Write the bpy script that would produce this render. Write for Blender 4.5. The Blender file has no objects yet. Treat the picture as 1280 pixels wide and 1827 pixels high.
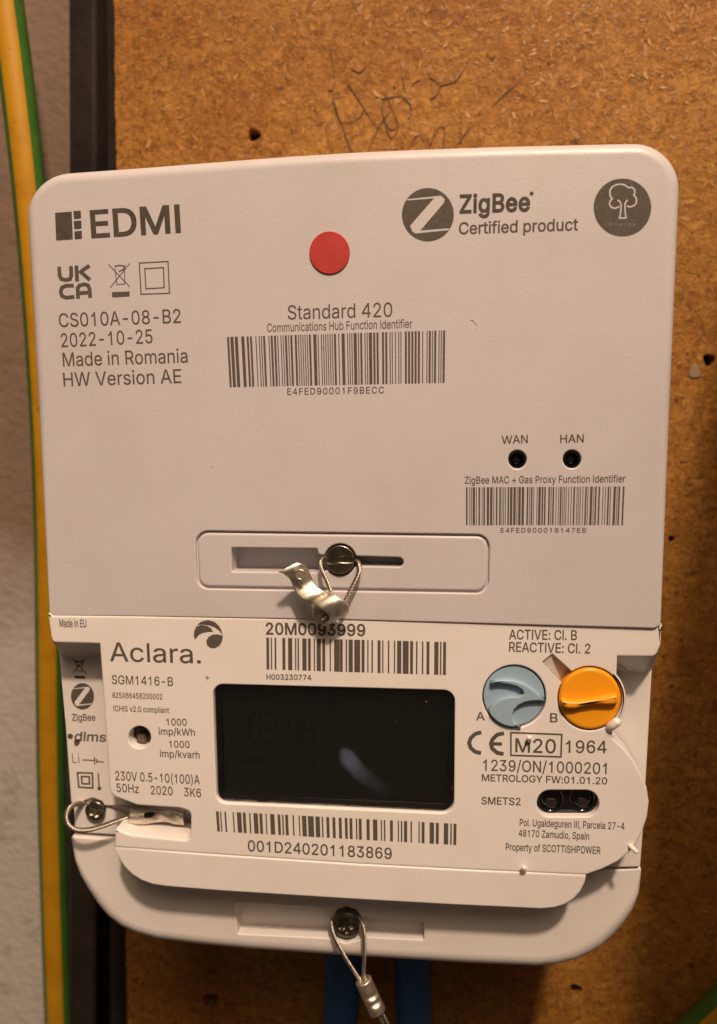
import bpy, math, random, json
import numpy as np
from mathutils import Vector, Matrix, geometry
random.seed(7)
sc = bpy.context.scene
COL = sc.collection

# ------------------------------------------------------------------ camera
# World axes: X right along the board, Y into the board, Z up.  Millimetres are used below, MM turns them to metres.
MM = 0.001
F = 1400.0                         # focal length in photograph pixels (1280 wide)
CX, CY = 640.0, 973.5              # optical centre in the photograph
DIST = 160.0                       # mm from the lens to the meter's front plate
RX = Vector((0.99352416, 0.01070547, -0.11311562))     # world X seen from the camera (x right, y down, z forward)
RZ = Vector((0.00495567, 0.99052104, 0.13727165))      # world -Z
RX.normalize(); RZ = (RZ - RX * RX.dot(RZ)).normalized()
RY = RX.cross(RZ)                                      # world Y
cam = bpy.data.cameras.new('camera'); cam_o = bpy.data.objects.new('camera', cam); COL.objects.link(cam_o)
rot = Matrix(((RX.x, -RX.y, -RX.z), (RY.x, -RY.y, -RY.z), (-RZ.x, RZ.y, RZ.z)))
cam_o.matrix_world = Matrix.Translation((0, -DIST * MM, 0)) @ rot.to_4x4()
cam.sensor_fit = 'HORIZONTAL'; cam.sensor_width = 36.0; cam.lens = 36.0 * F / 1280.0
cam.shift_y = 60.0 / 1280.0
cam.clip_start = 0.005; cam.clip_end = 20.0
cam.dof.use_dof = True; cam.dof.focus_distance = 0.162; cam.dof.aperture_fstop = 22.0
sc.camera = cam_o
sc.render.resolution_x, sc.render.resolution_y = 717, 1024

# ------------------------------------------------------------------ light
wd = bpy.data.worlds.new('World'); sc.world = wd; wd.use_nodes = True
bg = wd.node_tree.nodes['Background']; bg.inputs[0].default_value = (1.0, 0.68, 0.47, 1); bg.inputs[1].default_value = 0.06
lamp = bpy.data.lights.new('ceiling_bulb', 'POINT'); lamp.energy = 73.0; lamp.color = (1.0, 0.755, 0.555); lamp.shadow_soft_size = 0.045
lamp_o = bpy.data.objects.new('ceiling_bulb', lamp); COL.objects.link(lamp_o)
lamp_o.location = (0.22, -0.82, 1.05)
room = bpy.data.lights.new('bounce_fill', 'AREA'); room.shape = 'SQUARE'; room.size = 1.2; room.energy = 24.0; room.color = (1.0, 0.70, 0.48)   # added soft fill from above, standing in for light bounced by the room
room_o = bpy.data.objects.new('bounce_fill', room); COL.objects.link(room_o)
room_o.location = (0.35, -0.95, 1.5); room_o.rotation_euler = (Vector((0, 0, 0)) - room_o.location).to_track_quat('-Z', 'Y').to_euler()
for px, py, dia, P_ in ((617, 1346, .0075, 1.1e-4), (622, 1354, .011, 2.6e-4), (630, 1365, .011, 2.0e-4), (640, 1377, .0105, 1.2e-4), (653, 1388, .010, 6.5e-5), (668, 1398, .010, 4.0e-5), (685, 1407, .010, 2.2e-5)):   # tiny lamps added behind the camera to make a pale reflection in the glass
    nm = 'reflection_lamp'
    r = Vector((px - CX, py - CY, F)); p_ = r * ((DIST + .75) / r.dot(RY)); gx, gz = p_.dot(RX), -p_.dot(RZ)
    k_ = (DIST + 1.5 + 350) / (DIST + .75)
    la = bpy.data.lights.new(nm, 'AREA'); la.shape = 'DISK'; la.size = dia; la.energy = P_; la.color = (.93, .90, 1.0)
    lo = bpy.data.objects.new(nm, la); COL.objects.link(lo); lo.location = (gx * k_ * MM, -.35, gz * k_ * MM)
    lo.rotation_euler = (math.radians(90), 0, 0)
vs = sc.view_settings; vs.view_transform = 'Standard'; vs.look = 'None'; vs.exposure = 0.0; vs.gamma = 1.0; vs.use_curve_mapping = False
sc.cycles.use_denoising = True

# ------------------------------------------------------------------ helpers
def W(px, py, d=0.0):
    """the place (x, z in mm) on the upright plane d mm behind the meter's front plate that was measured at px, py"""
    r = Vector((px - CX, py - CY, F)); t = (DIST + d) / r.dot(RY); p = r * t
    return (p.dot(RX), -p.dot(RZ))
def W3(px, py, d=0.0):
    x, z = W(px, py, d); return Vector((x, d, z))
def PX(d, mm=1.0): return mm * F / (DIST + d)          # pixels per mm there

def link(o, parent=None):
    COL.objects.link(o)
    if parent is not None:
        o.parent = parent
        base = parent
        off = Vector((0, 0, 0))
        while base is not None:
            off += base.location; base = base.parent
        o.location = -off
    return o
def mesh(name, verts, faces, mat, parent=None, smooth=True, flat=()):
    me = bpy.data.meshes.new(name)
    me.from_pydata([(v[0] * MM, v[1] * MM, v[2] * MM) for v in verts], [], faces)
    if smooth:
        vals = [True] * len(me.polygons)
        for i in flat: vals[i] = False
        me.polygons.foreach_set('use_smooth', vals)
    me.materials.append(mat)
    me.update()
    return link(bpy.data.objects.new(name, me), parent)
def thing(name, label, cat, at_mm, group=None):
    o = bpy.data.objects.new(name, None); COL.objects.link(o)
    o.empty_display_size = 0.01
    o.location = Vector(at_mm) * MM
    o['label'] = label; o['category'] = cat
    if group: o['group'] = group
    return o

def area(p): return 0.5 * sum(p[i][0] * p[(i + 1) % len(p)][1] - p[(i + 1) % len(p)][0] * p[i][1] for i in range(len(p)))
def ccw(p): return p if area(p) > 0 else p[::-1]
def cw(p): return p if area(p) < 0 else p[::-1]
def inside(q, p):
    c = False; n = len(p)
    for i in range(n):
        a, b = p[i], p[(i + 1) % n]
        if (a[1] > q[1]) != (b[1] > q[1]) and q[0] < (b[0] - a[0]) * (q[1] - a[1]) / (b[1] - a[1]) + a[0]: c = not c
    return c
def inset(p, amt):
    """move every corner of a loop to its left by amt (a number or one for each corner)"""
    n = len(p); out = []
    for i in range(n):
        a, b, c = Vector(p[i - 1]), Vector(p[i]), Vector(p[(i + 1) % n])
        d1 = (b - a); d2 = (c - b)
        if d1.length < 1e-9: d1 = d2
        if d2.length < 1e-9: d2 = d1
        d1 = d1.normalized(); d2 = d2.normalized()
        n1 = Vector((-d1.y, d1.x)); n2 = Vector((-d2.y, d2.x)); m = n1 + n2
        k = m.length
        if k < 1e-6: m = n1; s = 1
        else: m /= k; s = 1 / max(0.35, m.dot(n1))
        w = amt[i] if isinstance(amt, (list, tuple)) else amt
        q = b + m * (w * s); out.append((q.x, q.y))
    return out
def rounded(pts, n=6):
    """pts: (x, y[, radius]); rounds the corners"""
    out = []; N = len(pts)
    for i in range(N):
        b = Vector(pts[i][:2]); r = pts[i][2] if len(pts[i]) > 2 else 0
        if r <= 0: out.append((b.x, b.y)); continue
        a = Vector(pts[i - 1][:2]); c = Vector(pts[(i + 1) % N][:2])
        u = (a - b); v = (c - b); lu, lv = u.length, v.length; u /= lu; v /= lv
        ang = math.acos(max(-1, min(1, u.dot(v))))
        t = min(r / math.tan(ang / 2) if ang < 3.1 else min(lu, lv) * .45, lu * .49, lv * .49)
        p0, p2 = b + u * t, b + v * t
        rr = t * math.tan(ang / 2)
        cen = b + (u + v).normalized() * (rr / max(1e-6, math.sin(ang / 2))) if ang < 3.1 else None
        for k in range(n + 1):
            s = k / n
            if cen is None: q = p0 * (1 - s) ** 2 + b * 2 * s * (1 - s) + p2 * s * s
            else:
                v0, v2 = p0 - cen, p2 - cen
                th = v0.angle(v2) if v0.length > 1e-9 and v2.length > 1e-9 else 0
                q = cen + (v0 * math.sin((1 - s) * th) + v2 * math.sin(s * th)) / math.sin(th) if th > 1e-4 else p0.lerp(p2, s)
            out.append((q.x, q.y))
    return out
def loop(px, d, n=6): return [W(x, y, d) for x, y in rounded(px, n)]
def circ_px(cx, cy, rx, ry=None, n=40, a0=0.0, a1=2 * math.pi, close=True):
    ry = ry or rx; m = n if close else n - 1
    return [(cx + rx * math.cos(a0 + (a1 - a0) * k / m), cy + ry * math.sin(a0 + (a1 - a0) * k / m)) for k in range(n)]
def smooth_path(pts, n=8, closed=False):
    P = [Vector(p) for p in pts]; out = []; N = len(P)
    for i in range(N if closed else N - 1):
        g = lambda k: P[k % N] if closed else P[max(0, min(N - 1, k))]
        p0, p1, p2, p3 = g(i - 1), g(i), g(i + 1), g(i + 2)
        for k in range(n):
            t = k / n
            out.append(0.5 * ((2 * p1) + (p2 - p0) * t + (2 * p0 - 5 * p1 + 4 * p2 - p3) * t * t + (3 * p1 - p0 - 3 * p2 + p3) * t ** 3))
    if not closed: out.append(P[-1])
    return out
def tess(loops2):
    """triangles that fill closed loops (outer ones counter-clockwise, holes clockwise): (points, triangles)"""
    vs, es = [], []
    for l in loops2:
        b = len(vs); n = len(l)
        vs += [Vector((p[0], p[1])) for p in l]; es += [(b + i, b + (i + 1) % n) for i in range(n)]
    ov, _, of, *_r = geometry.delaunay_2d_cdt(vs, es, [], 0, 1e-6)
    V = np.array([(p.x, p.y) for p in ov]); T = np.array([t for t in of if len(t) == 3])
    if not len(T): return [], []
    C = V[T].mean(axis=1); wn = np.zeros(len(T), int)
    for l in loops2:
        A = np.array([(p[0], p[1]) for p in l]); B = np.roll(A, -1, 0)
        for (ax, ay), (bx_, by) in zip(A, B):
            side = (bx_ - ax) * (C[:, 1] - ay) - (C[:, 0] - ax) * (by - ay)
            wn += ((ay <= C[:, 1]) & (by > C[:, 1]) & (side > 0)).astype(int) - ((ay > C[:, 1]) & (by <= C[:, 1]) & (side < 0)).astype(int)
    out = []
    for (a, b_, c), w in zip(T, wn):
        if w == 0: continue
        s = (V[b_][0] - V[a][0]) * (V[c][1] - V[a][1]) - (V[c][0] - V[a][0]) * (V[b_][1] - V[a][1])
        if abs(s) < 1e-10: continue
        out.append((int(a), int(b_), int(c)) if s > 0 else (int(a), int(c), int(b_)))
    return [(float(p[0]), float(p[1])) for p in V], out
class MB:
    """collects verts and faces of one mesh; flat caps keep flat shading"""
    def __init__(s): s.v = []; s.f = []; s.flat = []
    def slab(s, outer, holes=(), y0=0.0, y1=5.0, bev=0.5, hbev=0.2, seg=6, weight=None, ydep=None, dep=None, cap=True, back=False):
        """a plate with rounded front edges; bev inward and bev (or dep) deep; ydep(x,z) adds depth to the front"""
        caps = []
        for k, L in enumerate([outer] + list(holes)):
            L = ccw(L) if k == 0 else cw(L)
            b = bev if k == 0 else hbev
            dp = (dep if dep else b) if k == 0 else b
            w = [weight(x, z) if (weight and k == 0) else 1.0 for x, z in L]
            rings = []
            e = min(0.25, b * .5)
            rings.append(([b * q + e for q in w], 0, 0.0)); 
            for j in range(seg + 1):
                t = j / seg * math.pi / 2
                rings.append(([b * q * (1 - math.sin(t)) for q in w], dp * (1 - math.cos(t)), None))
            rings.append(([0.0] * len(L), dp + e, None)); rings.append(([0.0] * len(L), y1 - y0, 'e'))
            prev = None
            for j, (am, dd, _) in enumerate(rings):
                pl = inset(L, am)
                base = len(s.v)
                if j == 0: caps.append(pl)
                for i, (x, z) in enumerate(pl):
                    extra = ydep(x, z) if (ydep and _ != 'e') else 0.0
                    dl = dd * (w[i] if (_ is None) else 1.0)
                    s.v.append((x, y0 + dl + extra, z))
                if prev is not None:
                    n = len(L)
                    for i in range(n):
                        i2 = (i + 1) % n
                        s.f.append((base + i, base + i2, prev + i2, prev + i))
                prev = base
            if back and k == 0:
                pv, pt = tess([L])
                base = len(s.v); s.v += [(x, y1, z) for x, z in pv]
                for a, b_, c in pt: s.flat.append(len(s.f)); s.f.append((base + a, base + c, base + b_))
        if cap:
            base = len(s.v); pv, pt = tess(caps)
            s.v += [(x, y0 + (ydep(x, z) if ydep else 0.0), z) for x, z in pv]
            for t in pt: s.flat.append(len(s.f)); s.f.append(tuple(base + q for q in t))
        return s
    def poly(s, loops2, y):
        base = len(s.v); pv, pt = tess(loops2)
        s.v += [(x, y, z) for x, z in pv]
        for t in pt: s.flat.append(len(s.f)); s.f.append(tuple(base + q for q in t))
        return s
    def quad(s, a, b, c, d):
        base = len(s.v); s.v += [tuple(a), tuple(b), tuple(c), tuple(d)]; s.flat.append(len(s.f)); s.f.append((base, base + 1, base + 2, base + 3)); return s
    def tube(s, path, r, n=12, caps=True, a0=0.0, a1=2 * math.pi, up=None, rad=None):
        P = [Vector(p) for p in path]; fr = frames(P, up); full = abs(a1 - a0 - 2 * math.pi) < 1e-6; m = n if full else n + 1
        base = len(s.v)
        for i, p in enumerate(P):
            t, u, v = fr[i]; rr = rad[i] if rad else r
            for k in range(m):
                a = a0 + (a1 - a0) * k / n
                s.v.append(tuple(p + (u * math.cos(a) + v * math.sin(a)) * rr))
        for i in range(len(P) - 1):
            for k in range(n if full else n):
                k2 = (k + 1) % m if full else k + 1
                s.f.append((base + i * m + k, base + i * m + k2, base + (i + 1) * m + k2, base + (i + 1) * m + k))
        if caps and full:
            s.flat.append(len(s.f)); s.f.append(tuple(base + k for k in range(m - 1, -1, -1)))
            s.flat.append(len(s.f)); s.f.append(tuple(base + (len(P) - 1) * m + k for k in range(m)))
        return s
    def build(s, name, mat, parent=None): return mesh(name, s.v, s.f, mat, parent, True, s.flat)
def frames(P, up=None):
    out = []; u = None
    for i in range(len(P)):
        t = (P[min(i + 1, len(P) - 1)] - P[max(i - 1, 0)]).normalized()
        if u is None:
            ref = Vector(up) if up else (Vector((0, 0, 1)) if abs(t.z) < .9 else Vector((1, 0, 0)))
            u = (ref - t * ref.dot(t)).normalized()
        else: u = (u - t * u.dot(t)).normalized()
        out.append((t, u, t.cross(u)))
    return out
def wire(path, r=0.47, strands=5, pitch=3.4, n=6, mb=None):
    """stranded steel wire: strands twisted round the path"""
    mb = mb or MB(); P = smooth_path(path, 10)
    Q = [P[0]]                                             # even steps
    for p in P[1:]:
        while (p - Q[-1]).length > 0.45: Q.append(Q[-1] + (p - Q[-1]).normalized() * 0.45)
    fr = frames(Q); rs = r * 0.40
    for k in range(strands):
        pts = []; L = 0
        for i, p in enumerate(Q):
            if i: L += (p - Q[i - 1]).length
            a = 2 * math.pi * (k / strands + L / pitch); t, u, v = fr[i]
            pts.append(p + (u * math.cos(a) + v * math.sin(a)) * (r - rs))
        mb.tube(pts, rs, n)
    return mb

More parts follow.
